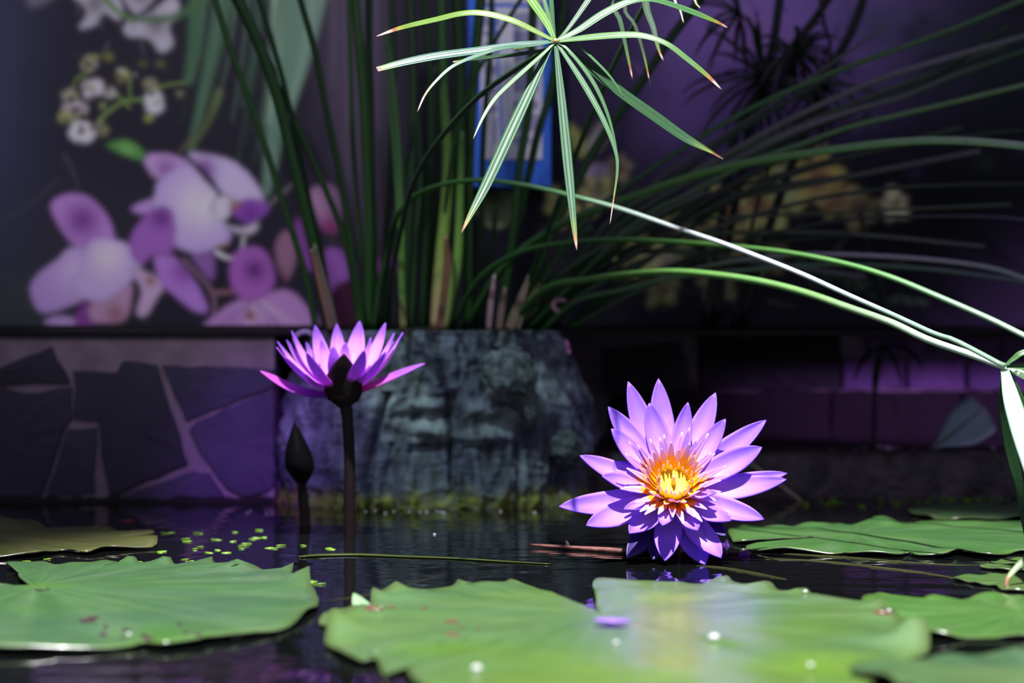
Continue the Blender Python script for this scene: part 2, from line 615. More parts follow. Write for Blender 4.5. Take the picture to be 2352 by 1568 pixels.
# pale orchids along the top
wh = (150, 140, 168)
for pts in ([(310, -60), (400, 50), (365, 130), (440, 115), (480, 60), (550, 95), (565, 30), (500, -80)], [(570, 135), (600, 90), (690, 60), (800, -20), (830, 60), (780, 120), (800, 205), (740, 242), (690, 180), (600, 172)],
            [(560, -60), (620, 60), (690, 20), (740, -80)]):
    ppoly(cr1(pts), wh, (100, 88, 104), None, 25)
for k in range(8):
    x, y = R.uniform(330, 800), R.uniform(-20, 200)
    pline(cr1([(x, y), (x + R.uniform(-30, 30), y + 60)]), 8, 3, (88, 76, 96), 5, 0.5)
pline(cr1([(470, -20), (540, 50), (620, 95)]), 14, 8, (78, 104, 62), 5)
pline(cr1([(620, 90), (800, 80), (960, -20)]), 16, 22, (58, 84, 58), 6, 0.8)
# small spotted spray
for pts, w in (([(460, 550), (560, 475), (680, 455)], 8), ([(680, 430), (760, 395), (860, 380)], 6), ([(480, 400), (560, 455), (600, 500)], 6), ([(600, 350), (600, 470)], 5), ([(340, 400), (360, 360), (420, 330)], 6)):
    pline(cr1(pts), w, w * .7, (98, 116, 66), 3)
for (x, y, rx, ry, c) in [(410, 295, 36, 40, (128, 122, 112)), (500, 262, 24, 26, (96, 92, 62)), (430, 405, 52, 48, (168, 156, 180)), (320, 440, 36, 30, (136, 128, 120)), (350, 500, 62, 40, (146, 132, 150)),
                          (380, 605, 66, 54, (176, 166, 188)), (300, 540, 34, 30, (140, 136, 96)), (510, 430, 34, 26, (150, 140, 150)), (570, 350, 30, 34, (122, 120, 84)), (690, 385, 40, 24, (118, 112, 100)),
                          (712, 475, 46, 66, (172, 162, 186)), (690, 545, 22, 18, (134, 138, 84)), (740, 295, 26, 18, (84, 78, 58)), (660, 295, 24, 18, (80, 74, 58)), (475, 490, 14, 16, (150, 150, 110)), (830, 430, 16, 14, (120, 118, 100)), (480, 600, 24, 26, (112, 108, 84))]:
    ppoly(cr1([(x + rx * math.cos(a) * R.uniform(.75, 1.2), y + ry * math.sin(a) * R.uniform(.75, 1.2)) for a in [i * .698 for i in range(9)]]), c, soft=4)
for (x, y, r) in [(400, 290, 14), (480, 350, 22), (360, 385, 16), (330, 460, 18), (380, 540, 26), (430, 590, 12), (300, 550, 12), (550, 350, 12), (700, 430, 16), (640, 380, 14), (430, 440, 10), (500, 290, 14), (345, 510, 18), (740, 420, 10)]:
    ppoly(cr1([(x + r * math.cos(a), y + r * .8 * math.sin(a)) for a in (0, 1.2, 2.5, 3.8, 5)]), (40, 30, 36), soft=2.5)
for k in range(46):
    x, y = R.choice([(400, 420), (360, 520), (380, 600), (700, 450), (420, 300), (540, 370)])
    x, y = x + R.gauss(0, 36), y + R.gauss(0, 36)
    a = R.uniform(0, 6.3); r = R.uniform(10, 26)
    ppoly(cr1([(x + r * math.cos(a), y + r * math.sin(a)), (x + r * .4 * math.cos(a + 1.6), y + r * .4 * math.sin(a + 1.6)), (x - r * math.cos(a), y - r * math.sin(a)), (x - r * .4 * math.cos(a + 1.6), y - r * .4 * math.sin(a + 1.6))]), R.choice([(176, 166, 186), (150, 142, 120), (44, 34, 40), (60, 46, 46), (128, 130, 84)]), soft=2.5, alpha=.85)
# green leaf
ppoly(cr1([(492, 672), (560, 645), (620, 660), (672, 712), (662, 742), (580, 716)]), (72, 114, 66), (92, 134, 78), None, 20)
# big pink orchids
pline(cr1([(830, 700), (880, 640)]), 6, 6, (88, 72, 66), 4)
pline(cr1([(1120, 1120), (1220, 970), (1350, 850)]), 10, 8, (92, 84, 92), 4)
pline(cr1([(850, 1200), (980, 1350), (985, 1500)]), 12, 10, (98, 74, 98), 4)
pline(cr1([(980, 1352), (1090, 1345)]), 12, 12, (112, 74, 92), 4)
ppoly(cr1([(880, 1165), (980, 1165), (985, 1292), (940, 1262)]), (118, 78, 150))
ppoly(cr1([(668, 745), (690, 712), (760, 708), (860, 738), (900, 790), (870, 835), (740, 832), (690, 792)]), (164, 128, 190), (128, 84, 150), (380, 385), 26)
ppoly(cr1([(870, 712), (960, 712), (1080, 748), (1180, 842), (1222, 945), (1150, 965), (1030, 895), (975, 815)]), (170, 150, 200), (110, 66, 140), (468, 388), 30)
ppoly(cr1([(605, 970), (640, 940), (720, 918), (750, 960), (690, 992)]), (158, 118, 192))
ppoly(cr1([(735, 835), (860, 760), (960, 850), (1005, 905), (980, 960), (1060, 1060), (1050, 1122), (920, 1166), (820, 1142), (740, 1080), (700, 980), (718, 885)]), (160, 132, 196), (186, 172, 208), (462, 470), 60)
pline(cr1([(960, 850), (900, 960), (900, 1100)]), 4, 3, (150, 128, 182), 8, .5)
ppoly(cr1([(985, 930), (1040, 900), (1080, 960), (1030, 1020), (990, 1000)]), (178, 166, 196))
ppoly(cr1([(1040, 1040), (1120, 1050), (1190, 1020), (1175, 1070), (1100, 1075)]), (176, 160, 196))
ppoly(cr1([(1065, 960), (1140, 918), (1215, 928), (1243, 968), (1195, 1010), (1150, 1035), (1085, 1000)]), (118, 62, 158), (96, 44, 130), (575, 490), 20)
ppoly(cr1([(1060, 955), (1090, 935), (1120, 940), (1080, 965)]), (150, 96, 90))
pline(cr1([(1000, 1165), (1060, 1192), (1110, 1170), (1125, 1090)]), 12, 5, (172, 160, 186), 4)
pline(cr1([(1005, 1140), (1050, 1130)]), 8, 6, (120, 84, 60), 4)
# lower left orchid
ppoly(cr1([(236, 970), (250, 922), (320, 893), (400, 905), (462, 952), (512, 1030), (526, 1112), (480, 1132), (370, 1152), (290, 1072)]), (160, 112, 190), (104, 54, 130), (190, 505), 42)
ppoly(cr1([(138, 1340), (170, 1270), (260, 1200), (330, 1140), (430, 1160), (480, 1250), (440, 1350), (330, 1410), (190, 1442)]), (156, 122, 190), (176, 150, 204), (180, 625), 45)
ppoly(cr1([(330, 1480), (390, 1395), (450, 1375), (430, 1520), (330, 1530)]), (112, 52, 134))
ppoly(cr1([(205, 1495), (250, 1458), (340, 1468), (330, 1520)]), (156, 124, 186))
ppoly(cr1([(425, 1395), (590, 1290), (605, 1400), (565, 1482), (430, 1485)]), (154, 116, 158), (130, 84, 108), (265, 720), 22)
ppoly(cr1([(330, 1300), (370, 1240), (430, 1108), (600, 1130), (652, 1230), (600, 1300), (480, 1388), (370, 1370)]), (166, 140, 200), (186, 166, 210), (250, 590), 38)
ppoly(cr1([(600, 1240), (660, 1250), (765, 1300), (722, 1380), (672, 1460), (630, 1440), (652, 1340)]), (166, 136, 182), (128, 82, 90), (345, 645), 12)
ppoly(cr1([(712, 1180), (790, 1178), (850, 1230), (920, 1330), (960, 1432), (900, 1437), (800, 1360), (740, 1300)]), (152, 102, 190), (122, 66, 152), (420, 625), 30)
ppoly(cr1([(598, 1110), (640, 1030), (700, 968), (760, 953), (802, 990), (807, 1100), (790, 1168), (700, 1180), (660, 1222), (612, 1190)]), (134, 80, 166), (92, 48, 122), (370, 500), 24)
# lower middle orchid
ppoly(cr1([(965, 1520), (1010, 1440), (1090, 1390), (1230, 1350), (1330, 1340), (1405, 1400), (1445, 1520)]), (156, 110, 178), (176, 146, 192), (585, 715), 30)
for k in range(9):
    x = 1010 + k * 46
    pline(cr1([(1180, 1370), (x, 1500)]), 5, 6, R.choice([(118, 70, 146), (176, 150, 192), (104, 58, 130)]), 5, .55)
ppoly(cr1([(1060, 1250), (1075, 1180), (1130, 1138), (1200, 1144), (1250, 1200), (1268, 1300), (1222, 1372), (1120, 1384), (1070, 1322)]), (140, 78, 166), (84, 40, 108), (585, 620), 26)
ppoly(cr1([(1145, 1430), (1170, 1440), (1165, 1480), (1140, 1465)]), (120, 64, 70))
# orchids behind the sedge
ppoly(cr2([(630, 880), (700, 848), (755, 878), (782, 960), (765, 1062), (690, 1065), (645, 970)]), (142, 104, 150), (112, 38, 98), (755, 525), 32)
ppoly(cr2([(550, 1050), (580, 1000), (615, 1100), (650, 1250), (600, 1230), (560, 1150)]), (104, 56, 130))
ppoly(cr2([(470, 1115), (530, 1062), (565, 1180), (520, 1300), (480, 1240)]), (122, 84, 118), (84, 34, 66), (640, 640), 18)
ppoly(cr2([(680, 1172), (760, 1148), (820, 1196), (852, 1260), (780, 1335), (700, 1382)]), (124, 72, 156))
ppoly(cr2([(735, 1335), (860, 1300), (855, 1520), (720, 1510)]), (52, 20, 46))
ppoly(cr2([(850, 1215), (1040, 1185), (1040, 1245), (900, 1265)]), (92, 50, 112))
# pale green disc under the board
ppoly([(1090, 470), (1130, 440), (1190, 445), (1200, 490), (1150, 522), (1108, 510)], (122, 124, 104), (56, 66, 40), (1135, 452), 32)
# purple glow and dim foliage on the right
pglow(1760, 60, 270, 210, (176, 126, 240), 0.92)
pglow(1640, 260, 160, 110, (122, 86, 172), 0.8)
pglow(1900, -40, 220, 120, (116, 90, 160), 0.7)
pglow(2020, 60, 110, 70, (62, 66, 92), 0.6)
pglow(2200, 130, 120, 110, (30, 44, 42), 0.6)
pglow(2200, 500, 480, 260, (11, 10, 17), 0.95)
pglow(1400, 160, 110, 180, (36, 32, 54), 0.7)
for k in range(40):
    x, y = R.uniform(1900, 2500), R.uniform(-300, 420)
    ppoly([(x + R.uniform(10, 40) * math.cos(a), y + R.uniform(10, 34) * math.sin(a)) for a in (0, 1.1, 2.3, 3.6, 5)], R.choice([(34, 46, 44), (24, 22, 34), (44, 52, 58), (50, 40, 74)]), soft=10, alpha=.6)
for k in range(110):
    x, y = R.uniform(1480, 2020), R.uniform(-200, 330)
    pline([(x, y), (x + R.uniform(-40, 40), y + R.uniform(-60, 60))], R.uniform(3, 10), 2, R.choice([(86, 96, 122), (60, 40, 96), (140, 106, 190), (50, 44, 80)]), 7, .5)


def yorchid(x, y, s, c, c2, rot):
    for k in range(5):
        a = rot + k * 2 * math.pi / 5
        u, v_ = (math.cos(a), math.sin(a)), (-math.sin(a), math.cos(a))
        w = .26 if k % 2 else .38
        s_ = s; s = s_ * R.uniform(.8, 1.25)
        ppoly([(x, y), (x + s * (.5 * u[0] + w * v_[0]), y + s * (.5 * u[1] + w * v_[1])), (x + s * u[0], y + s * u[1]), (x + s * (.5 * u[0] - w * v_[0]), y + s * (.5 * u[1] - w * v_[1]))], c, c2, (x, y), s * .5, soft=5, alpha=.9)
        s = s_
    ppoly([(x - s * .2, y), (x, y - s * .18), (x + s * .2, y), (x, y + s * .3)], (112, 96, 98), soft=4, alpha=.6)
    for q in range(5):
        xx, yy = x + R.uniform(-.45, .45) * s, y + R.uniform(-.4, .4) * s
        ppoly([(xx - 7, yy), (xx, yy - 5), (xx + 7, yy), (xx, yy + 6)], (96, 34, 40), soft=4, alpha=.7)


ppoly([(1300, 282), (1330, 300), (1352, 345), (1335, 362), (1312, 330)], (128, 126, 76), soft=4)
ppoly([(1345, 340), (1370, 290), (1392, 275), (1398, 310), (1372, 352)], (134, 124, 130), soft=4)
ppoly([(1335, 405), (1350, 380), (1395, 375), (1390, 410)], (132, 112, 150), soft=4)
for (x, y, s, c, c2) in [(1290, 470, 40, (112, 106, 66), (82, 66, 60)), (1370, 440, 44, (104, 98, 62), (90, 80, 70)), (1420, 380, 30, (88, 76, 62), (64, 50, 50)), (1450, 590, 66, (104, 100, 68), (84, 76, 60)), (1530, 600, 50, (94, 90, 62), (110, 106, 104)),
                         (1560, 530, 50, (82, 78, 52), (60, 54, 44)), (1690, 490, 66, (122, 112, 74), (100, 50, 52)), (1745, 470, 60, (134, 122, 84), (108, 60, 56)), (1655, 540, 54, (100, 90, 62), (84, 44, 44)), (1810, 420, 56, (104, 94, 60), (124, 120, 112)),
                         (1880, 410, 76, (122, 102, 62), (96, 60, 50)), (1920, 460, 44, (96, 80, 54), (70, 40, 40)), (1650, 650, 46, (82, 76, 58), (60, 56, 44)), (1520, 660, 44, (78, 76, 50), (60, 56, 44)), (1760, 590, 40, (70, 62, 46), (54, 40, 36)), (1980, 480, 44, (70, 58, 46), (50, 34, 36)), (2055, 470, 36, (122, 104, 96), (110, 112, 92))]:
    yorchid(x, y, s * 1.1, tuple(int(min(255, k_ * 1.5 + 22)) for k_ in c), tuple(int(min(255, k_ * 1.5 + 14)) for k_ in c2), R.uniform(0, 6))
for k in range(50):
    x, y = R.uniform(1250, 1980), R.uniform(560, 740)
    pline([(x, y), (x + R.uniform(-50, 50), y + R.uniform(-30, 30))], R.uniform(3, 9), 3, R.choice([(46, 52, 40), (58, 56, 50), (30, 36, 34), (64, 60, 70)]), 6, .5)
for k in range(30):
    x, y = R.uniform(-400, 900), R.uniform(-420, -20)
    ppoly([(x + R.uniform(20, 60) * math.cos(a), y + R.uniform(20, 60) * math.sin(a)) for a in (0, 1.1, 2.3, 3.6, 5)], R.choice([(52, 70, 58), (30, 28, 42), (120, 110, 134)]), soft=8, alpha=.6)
for k in range(60):
    x, y = R.uniform(1260, 2080), R.uniform(330, 700)
    a = R.uniform(-.9, .3); L_ = R.uniform(20, 70)
    pline([(x, y), (x + L_ * math.cos(a), y + L_ * math.sin(a))], R.uniform(3, 9), 2, R.choice([(20, 22, 22), (28, 34, 28), (70, 74, 60), (96, 92, 84)]), 5, .6)
for k in range(36):
    x, y = 1830 + k * 8 + R.uniform(-10, 10), 610 + k * 2.6 + R.uniform(-14, 14)
    pline([(x, y), (x + R.uniform(8, 22), y + R.uniform(-4, 14))], 7, 3, R.choice([(60, 84, 66), (84, 100, 92), (44, 60, 48)]), 5, .7)
PRINT_GAIN = 2.0
img = np.clip(pblur(img[..., 0], 3.2)[..., None] * [1, 0, 0] + pblur(img[..., 1], 3.2)[..., None] * [0, 1, 0] + pblur(img[..., 2], 3.2)[..., None] * [0, 0, 1], 0, 1) * np.array([PRINT_GAIN * 1.02, PRINT_GAIN * 1.14, PRINT_GAIN * 0.86])
img = np.clip(img, 0, 0.95)
mxw = (XX - CX) / FPX * MURAL_Y
mzw = CH - (YY - HY) / FPX * MURAL_Y
mv = np.stack([mxw, np.full_like(mxw, MURAL_Y), mzw], -1).reshape(-1, 3)
idx = np.arange(gw * gh).reshape(gh, gw)
fq = np.stack([idx[:-1, :-1], idx[1:, :-1], idx[1:, 1:], idx[:-1, 1:]], -1).reshape(-1, 4)
mur = empty('mural_panel', (0, MURAL_Y, zt_ - 0.004), 'large printed mural of pink and pale orchids above the low wall', 'mural')
mk('print', mv.tolist(), fq.tolist(), M['print'], mur, img.reshape(-1, 3), smooth=False)
v, f = box_vf(mxw.min(), mxw.max(), MURAL_Y + 0.0005, MURAL_Y + 0.012, mzw.min(), mzw.max())
mk('backing_board', v, f, M['black_metal'], mur, smooth=False)

# ------------------------------------------------------------------ information board
IB = empty('information_board', P(1180, 425, 1.735), 'blue and white printed board hanging behind the sedge stems', 'sign')


def ibox(name, x0, x1, y0, y1, Ya, Yb, mat, bev=0.0006):
    a = P(x0, y1, 1.735); b_ = P(x1, y0, 1.735)
    return bevel_box(name, a.x, b_.x, Ya, Yb, a.z, b_.z, mat, IB, bev)


ibox('body', 1074, 1266, -160, 428, 1.737, 1.781, M['blue'], 0.001)
ibox('white_face', 1104, 1246, 16, 366, 1.7355, 1.738, M['white'], 0.0003)
ibox('white_face', 1104, 1246, -150, 8, 1.7355, 1.738, M['white'], 0.0003)
for (x0, x1, y0, y1) in [(1112, 1150, 40, 60), (1112, 1150, 70, 84), (1112, 1146, 95, 120), (1178, 1236, 30, 60), (1178, 1236, 70, 100), (1180, 1236, 112, 140), (1112, 1140, 150, 170), (1112, 1142, 200, 215), (1112, 1142, 240, 258), (1180, 1236, 160, 210), (1180, 1236, 232, 250), (1180, 1236, 262, 300), (1134, 1142, 270, 330), (1180, 1220, 315, 330)]:
    ibox('print_block', x0, x1, y0, y1, 1.7352, 1.7358, M['ink'], 0.0001)
tube('blue_line', [P(x, y, 1.7352) for x, y in [(1136, 20), (1140, 90), (1146, 170), (1150, 240), (1152, 300), (1160, 362)]], [0.0009] * 6, M['blue'], IB, seg=5)

# ------------------------------------------------------------------ stump planter
SY = 1.685
rows = [(757, 700, 1302), (775, 697, 1308), (820, 686, 1320), (900, 668, 1345), (960, 658, 1366), (1000, 650, 1383), (1015, 648, 1380), (1040, 645, 1354), (1100, 642, 1356), (1170, 640, 1360), (1260, 638, 1362)]
rp = np.array([r[0] for r in rows], float)
rl = np.array([r[1] for r in rows], float)
rr = np.array([r[2] for r in rows], float)
cracks = [([(995, 757), (1020, 850), (1040, 930), (1042, 1000), (1045, 1080), (1075, 1180)], 5, 0.006), ([(900, 900), (880, 960), (865, 1050), (862, 1180)], 9, 0.007), ([(1110, 757), (1140, 800), (1180, 830)], 5, 0.004),
          ([(1225, 950), (1205, 1020), (1195, 1080), (1190, 1180)], 10, 0.003), ([(1050, 757), (1075, 800), (1085, 830)], 4, 0.003), ([(680, 900), (690, 1000), (700, 1180)], 8, 0.004), ([(1240, 770), (1290, 860), (1350, 990)], 7, 0.004),
          ([(930, 780), (950, 850), (975, 930)], 6, 0.003), ([(780, 900), (770, 1000), (775, 1180)], 6, 0.004), ([(910, 1010), (885, 1180)], 5, 0.003)]
cpl = [(np.array(catmull(c, 40)), w, d) for c, w, d in cracks]
dents = [(965, 945, 34, 12, 0.007), (995, 1012, 42, 5, 0.003), (985, 1022, 50, 4, 0.003), (1120, 1015, 34, 6, 0.004), (1290, 1105, 30, 26, 0.008), (1215, 985, 20, 30, 0.006), (1010, 905, 18, 8, 0.004)]
bumps = [(1165, 930, 90, 22, 0.006), (1180, 890, 70, 60, 0.004), (985, 975, 60, 14, 0.004), (1110, 990, 80, 12, 0.004), (1000, 920, 30, 14, 0.004), (1310, 1035, 36, 26, 0.006), (960, 1100, 90, 60, 0.004), (1120, 1110, 60, 60, 0.003)]
NA, NH = 560, 200
verts, cols = [], []
z0s, z1s = -0.02, CH - (757 - HY) / FPX * SY
for j in range(NH):
    z = z0s + (z1s - z0s) * j / (NH - 1)
    py = HY + (CH - z) / SY * FPX
    xl, xr = np.interp(py, rp, rl), np.interp(py, rp, rr)
    cxp, hw = (xl + xr) / 2, (xr - xl) / 2
    for i in range(NA):
        a = 2 * math.pi * i / NA
        ca, sa = math.cos(a), math.sin(a)
        # squarish super-ellipse
        e = 0.8
        dx = math.copysign(abs(ca) ** e, ca)
        dy = math.copysign(abs(sa) ** e, sa)
        px = cxp + dx * hw
        x = (px - CX) / FPX * SY
        y = SY + dy * 0.085 * (0.85 + 0.15 * (py - 757) / 410)
        n_ = Vector((ca * 0.8, sa, 0)).normalized()
        d = 0.0
        g = 0
        d += fbm((x * 14, y * 14, z * 8)) * 0.008 + fbm((x * 60, y * 60, z * 14 + 7), 3) * 0.0034 + fbm((x * 120, y * 120, z * 120 + 7), 3) * 0.0012 - abs(fbm((x * 100, y * 100, z * 26 + 4), 4)) * 0.0042 - abs(fbm((x * 40 + 3, y * 40, z * 60), 3)) * 0.003
        if sa < 0.3:
            for pl, w, dp in cpl:
                k = np.argmin(np.abs(pl[:, 1] - py))
                if pl[0, 1] - 10 <= py <= pl[-1, 1] + 10:
                    q = math.exp(-((px - pl[k, 0]) / w) ** 2)
                    d -= dp * 1.5 * q
                    g = max(g, q)
            for (bx, by, bw, bh, dp) in dents:
                d -= dp * math.exp(-((px - bx) / bw) ** 2 - ((py - by) / bh) ** 2)
            for (bx, by, bw, bh, dp) in bumps:
                d += dp * math.exp(-((px - bx) / bw) ** 2 - ((py - by) / bh) ** 2)
        if j == NH - 1: d -= 0.003
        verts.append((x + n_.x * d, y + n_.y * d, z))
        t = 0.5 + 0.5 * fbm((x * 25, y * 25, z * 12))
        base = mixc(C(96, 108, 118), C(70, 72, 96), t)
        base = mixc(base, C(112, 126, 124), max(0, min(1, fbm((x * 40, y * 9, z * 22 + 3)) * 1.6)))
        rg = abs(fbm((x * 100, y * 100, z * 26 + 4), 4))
        base = mixc(base, C(28, 30, 36), min(1, 1.5 * rg) * .8)  # groove shade painted into the bark colour
        base = mixc(base, C(150, 166, 164), .8 * max(0, min(1, fbm((x * 18 + 9, y * 9, z * 22), 3) * 1.6 - .1)))  # pale highlights painted in as well
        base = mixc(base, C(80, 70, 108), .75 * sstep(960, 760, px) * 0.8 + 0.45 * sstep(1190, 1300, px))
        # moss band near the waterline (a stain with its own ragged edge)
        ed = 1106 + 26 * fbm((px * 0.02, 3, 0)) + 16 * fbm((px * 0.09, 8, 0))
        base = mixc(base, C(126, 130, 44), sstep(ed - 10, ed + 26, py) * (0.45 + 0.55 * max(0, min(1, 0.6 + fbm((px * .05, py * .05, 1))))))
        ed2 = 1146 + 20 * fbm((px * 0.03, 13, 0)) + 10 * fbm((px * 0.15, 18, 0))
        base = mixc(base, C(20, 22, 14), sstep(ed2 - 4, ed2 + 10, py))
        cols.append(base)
faces = []
for j in range(NH - 1):
    for i in range(NA):
        i2 = (i + 1) % NA
        faces.append((j * NA + i, j * NA + i2, (j + 1) * NA + i2, (j + 1) * NA + i))
st = empty('stump_planter', ((1000 - CX) / FPX * SY, SY, 0), 'weathered grey tree stump planter with knots and mossy foot in the pond', 'stump')
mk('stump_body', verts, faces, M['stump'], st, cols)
# soil filling
vs_, fs_ = [], []
top = [Vector(verts[(NH - 1) * NA + i]) for i in range(NA)]
cc = sum(top, Vector()) / NA
for k, t in enumerate((1.0, 0.8, 0.5, 0.2)):
    for p in top[::6]:
        q = cc + (p - cc) * t
        vs_.append((q.x, q.y, q.z - 0.002 + 0.004 * (1 - t) + 0.002 * fbm((q.x * 60, q.y * 60, 0))))
m_ = len(top[::6])
for r in range(3):
    for i in range(m_):
        fs_.append((r * m_ + i, r * m_ + (i + 1) % m_, (r + 1) * m_ + (i + 1) % m_, (r + 1) * m_ + i))
fs_.append(tuple(3 * m_ + i for i in range(m_)))
mk('soil', vs_, fs_, M['soil'], st)


def burl(px, py, Y, rx, rz, ry, seed):
    c = P(px, py, Y)
    vv, ff, cl = [], [], []
    nu, nv = 48, 32
    for j in range(nv + 1):
        th = math.pi * j / nv
        for i in range(nu):
            ph = 2 * math.pi * i / nu
            d = Vector((math.sin(th) * math.cos(ph), math.sin(th) * math.sin(ph), math.cos(th)))
            k = 1 + 0.22 * fbm((d.x * 2.2 + seed, d.y * 2.2, d.z * 2.2), 3) + 0.16 * abs(fbm((d.x * 6 + seed, d.y * 6, d.z * 6), 3))
            vv.append((c.x + d.x * rx * k, c.y + d.y * ry * k, c.z + d.z * rz * k))
            t = abs(fbm((d.x * 6 + seed, d.y * 6, d.z * 6), 3))
            cl.append(mixc(C(52, 58, 64), C(104, 116, 116), t * 2.2))
    for j in range(nv):
        for i in range(nu):
            ff.append((j * nu + i, (j + 1) * nu + i, (j + 1) * nu + (i + 1) % nu, j * nu + (i + 1) % nu))
    mk('burl', vv, ff, M['stump'], st, cl)


burl(1168, 862, 1.606, 0.0175, 0.019, 0.011, 1.3)
burl(1196, 905, 1.612, 0.011, 0.012, 0.009, 5.3)
burl(1300, 1030, 1.625, 0.011, 0.012, 0.010, 8.1)
burl(1215, 940, 1.612, 0.006, 0.012, 0.008, 2.2)
# pale curl of bark on the rim, pink petal scrap on the shoulder
tube('bark_curl', [P(x, y, 1.60) for x, y in [(676, 790), (680, 772), (698, 762), (716, 768), (722, 785)]], [.0006, .0016, .002, .0017, .0006], M['wood'], st, lambda t: C(140, 126, 150))

# ------------------------------------------------------------------ umbrella sedge growing from the stump
G_DARK, G_MID, G_BRI, G_PALE = C(24, 54, 22), C(46, 86, 36), C(92, 138, 54), C(124, 150, 128)
G_LIME = C(128, 156, 70)
BROWN, TAN, PINK = C(150, 92, 52), C(172, 146, 124), C(176, 128, 140)
sedge = empty('umbrella_sedge', P(1000, 752, 1.66), 'umbrella sedge clump with tall arching stems growing from the stump planter', 'plant')


def stem(pts, w, Y0=1.66, Y1=1.66, c0=G_DARK, c1=G_DARK, taper=(1.0, 1.0), seg=6, cs=None):
    """pts listed from tip to base; Y0 at tip, Y1 at base; w px width"""
    n = len(pts)
    q, rad = [], []
    # cumulative px length
    L_ = [0.0]
    for i in range(1, n):
        L_.append(L_[-1] + math.hypot(pts[i][0] - pts[i - 1][0], pts[i][1] - pts[i - 1][1]))
    for i, (x, y) in enumerate(pts):
        t = L_[i] / L_[-1]
        Y = Y0 + (Y1 - Y0) * t
        q.append(P(x, y, Y))
        rad.append(0.5 * w * (taper[0] + (taper[1] - taper[0]) * t) / FPX * Y)
    if cs:
        def cf(t):
            k = t * (len(cs) - 1)
            i = min(int(k), len(cs) - 2)
            return mixc(cs[i], cs[i + 1], k - i)
    else:
        def cf(t): return mixc(c0, c1, t)
    return tube('stem', q, rad, M['sedge'], sedge, cf, seg=seg, samples=max(16, n * 5), tri=0.12)


B = 758
upright = [
    ([(470, -80), (495, 0), (529, 109), (569, 219), (614, 348), (649, 463), (679, 552), (708, 657), (726, B)], 15, 1.60, 1.63),
    ([(500, -80), (539, 0), (579, 75), (624, 149), (639, 199), (679, 279), (728, 388), (758, 458), (783, 522), (808, 622), (828, B)], 14, 1.62, 1.64),
    ([(510, -80), (549, 0), (599, 109), (639, 224), (669, 348), (694, 448), (718, 547), (743, 672), (763, B)], 26, 1.59, 1.63),
    ([(575, -80), (597, 0), (634, 124), (664, 239), (690, 360), (712, 470), (740, 590), (770, B)], 13, 1.61, 1.65),
    ([(670, -80), (691, 0), (723, 114), (748, 239), (768, 338), (788, 438), (803, 537), (818, 647), (836, B)], 15, 1.60, 1.64),
    ([(812, -80), (818, 0), (828, 124), (838, 249), (843, 373), (848, 497), (848, 622), (846, B)], 22, 1.63, 1.65),
    ([(850, -80), (848, 0), (848, 124), (852, 249), (854, 398), (858, 547), (862, B)], 18, 1.66, 1.67),
    ([(1005, 150), (957, 269), (942, 348), (922, 423), (898, 547), (873, 647), (858, B)], 10, 1.62, 1.64),
    ([(977, -80), (978, 0), (984, 100), (992, 224), (987, 400), (977, 600), (970, B)], 17, 1.66, 1.68),
    ([(1050, -80), (1052, 0), (1057, 149), (1057, 348), (1052, 547), (1037, 697), (1025, B)], 27, 1.63, 1.65),
    ([(1112, -80), (1106, 0), (1092, 149), (1082, 299), (1077, 448), (1077, 597), (1074, B)], 24, 1.64, 1.66),
    ([(1230, -60), (1196, 0), (1146, 80), (1087, 189), (1050, 300), (1030, 420), (1010, 600), (990, B)], 10, 1.60, 1.65),
    ([(1226, -40), (1224, 60), (1221, 149), (1216, 249), (1196, 373), (1186, 473), (1171, 597), (1148, B)], 19, 1.63, 1.66),
    ([(1310, -60), (1290, 60), (1265, 209), (1236, 308), (1216, 398), (1196, 488), (1176, 572), (1152, B)], 18, 1.65, 1.67),
    ([(1640, -60), (1608, 0), (1539, 92), (1462, 207), (1386, 314), (1328, 413), (1271, 528), (1215, 660), (1188, B)], 21, 1.62, 1.66),
    ([(900, -60), (905, 150), (900, 350), (885, 560), (876, B)], 16, 1.69, 1.69),
    ([(940, -60), (950, 150), (948, 350), (938, 560), (930, B)], 20, 1.70, 1.69),
    ([(1020, -60), (1022, 150), (1008, 350), (995, 560), (985, B)], 22, 1.69, 1.69),
    ([(1130, -60), (1128, 100), (1112, 300), (1105, 520), (1096, B)], 14, 1.68, 1.68),
    ([(800, -60), (806, 150), (812, 350), (828, 560), (840, B)], 12, 1.68, 1.68),
    ([(960, 250), (968, 400), (955, 560), (945, B)], 12, 1.67, 1.67),
    ([(1140, 480), (1128, 600), (1112, B)], 12, 1.68, 1.68),
]
for pts, w, y0, y1 in upright:
    g = R.choice([G_DARK, mixc(G_DARK, G_MID, .4), C(20, 46, 20)])
    stem(pts, w, y0, y1, g, mixc(g, G_MID, .5))
# brighter green ones with pale sheathed bases
stem([(1015, -80), (1015, 0), (1020, 200), (1030, 350), (1028, 450), (1015, 600), (1004, B)], 24, 1.63, 1.64, cs=[G_MID, G_MID, C(86, 122, 52), C(130, 160, 66), C(176, 140, 110)], taper=(.7, 1.4))
stem([(1062, 300), (1058, 450), (1052, 600), (1030, 700), (1018, B)], 22, 1.615, 1.63, cs=[G_MID, C(96, 140, 58), C(120, 160, 70), C(150, 150, 90)], taper=(.6, 1.3))
# light leaf blade among them
q = [(883, 55), (893, 124), (902, 224), (912, 348), (917, 448), (922, 547), (922, 647), (927, B)]
ribbon('leaf_blade', [P(x, y, 1.60) for x, y in q], [w / FPX * 1.6 for w in (3, 16, 24, 22, 18, 15, 14, 16)], M['sedge_leaf'], sedge, lambda t, e: mixc(mixc(C(48, 84, 40), C(88, 132, 48), sstep(.4, .8, t)), C(140, 130, 84), sstep(.85, 1, t)))
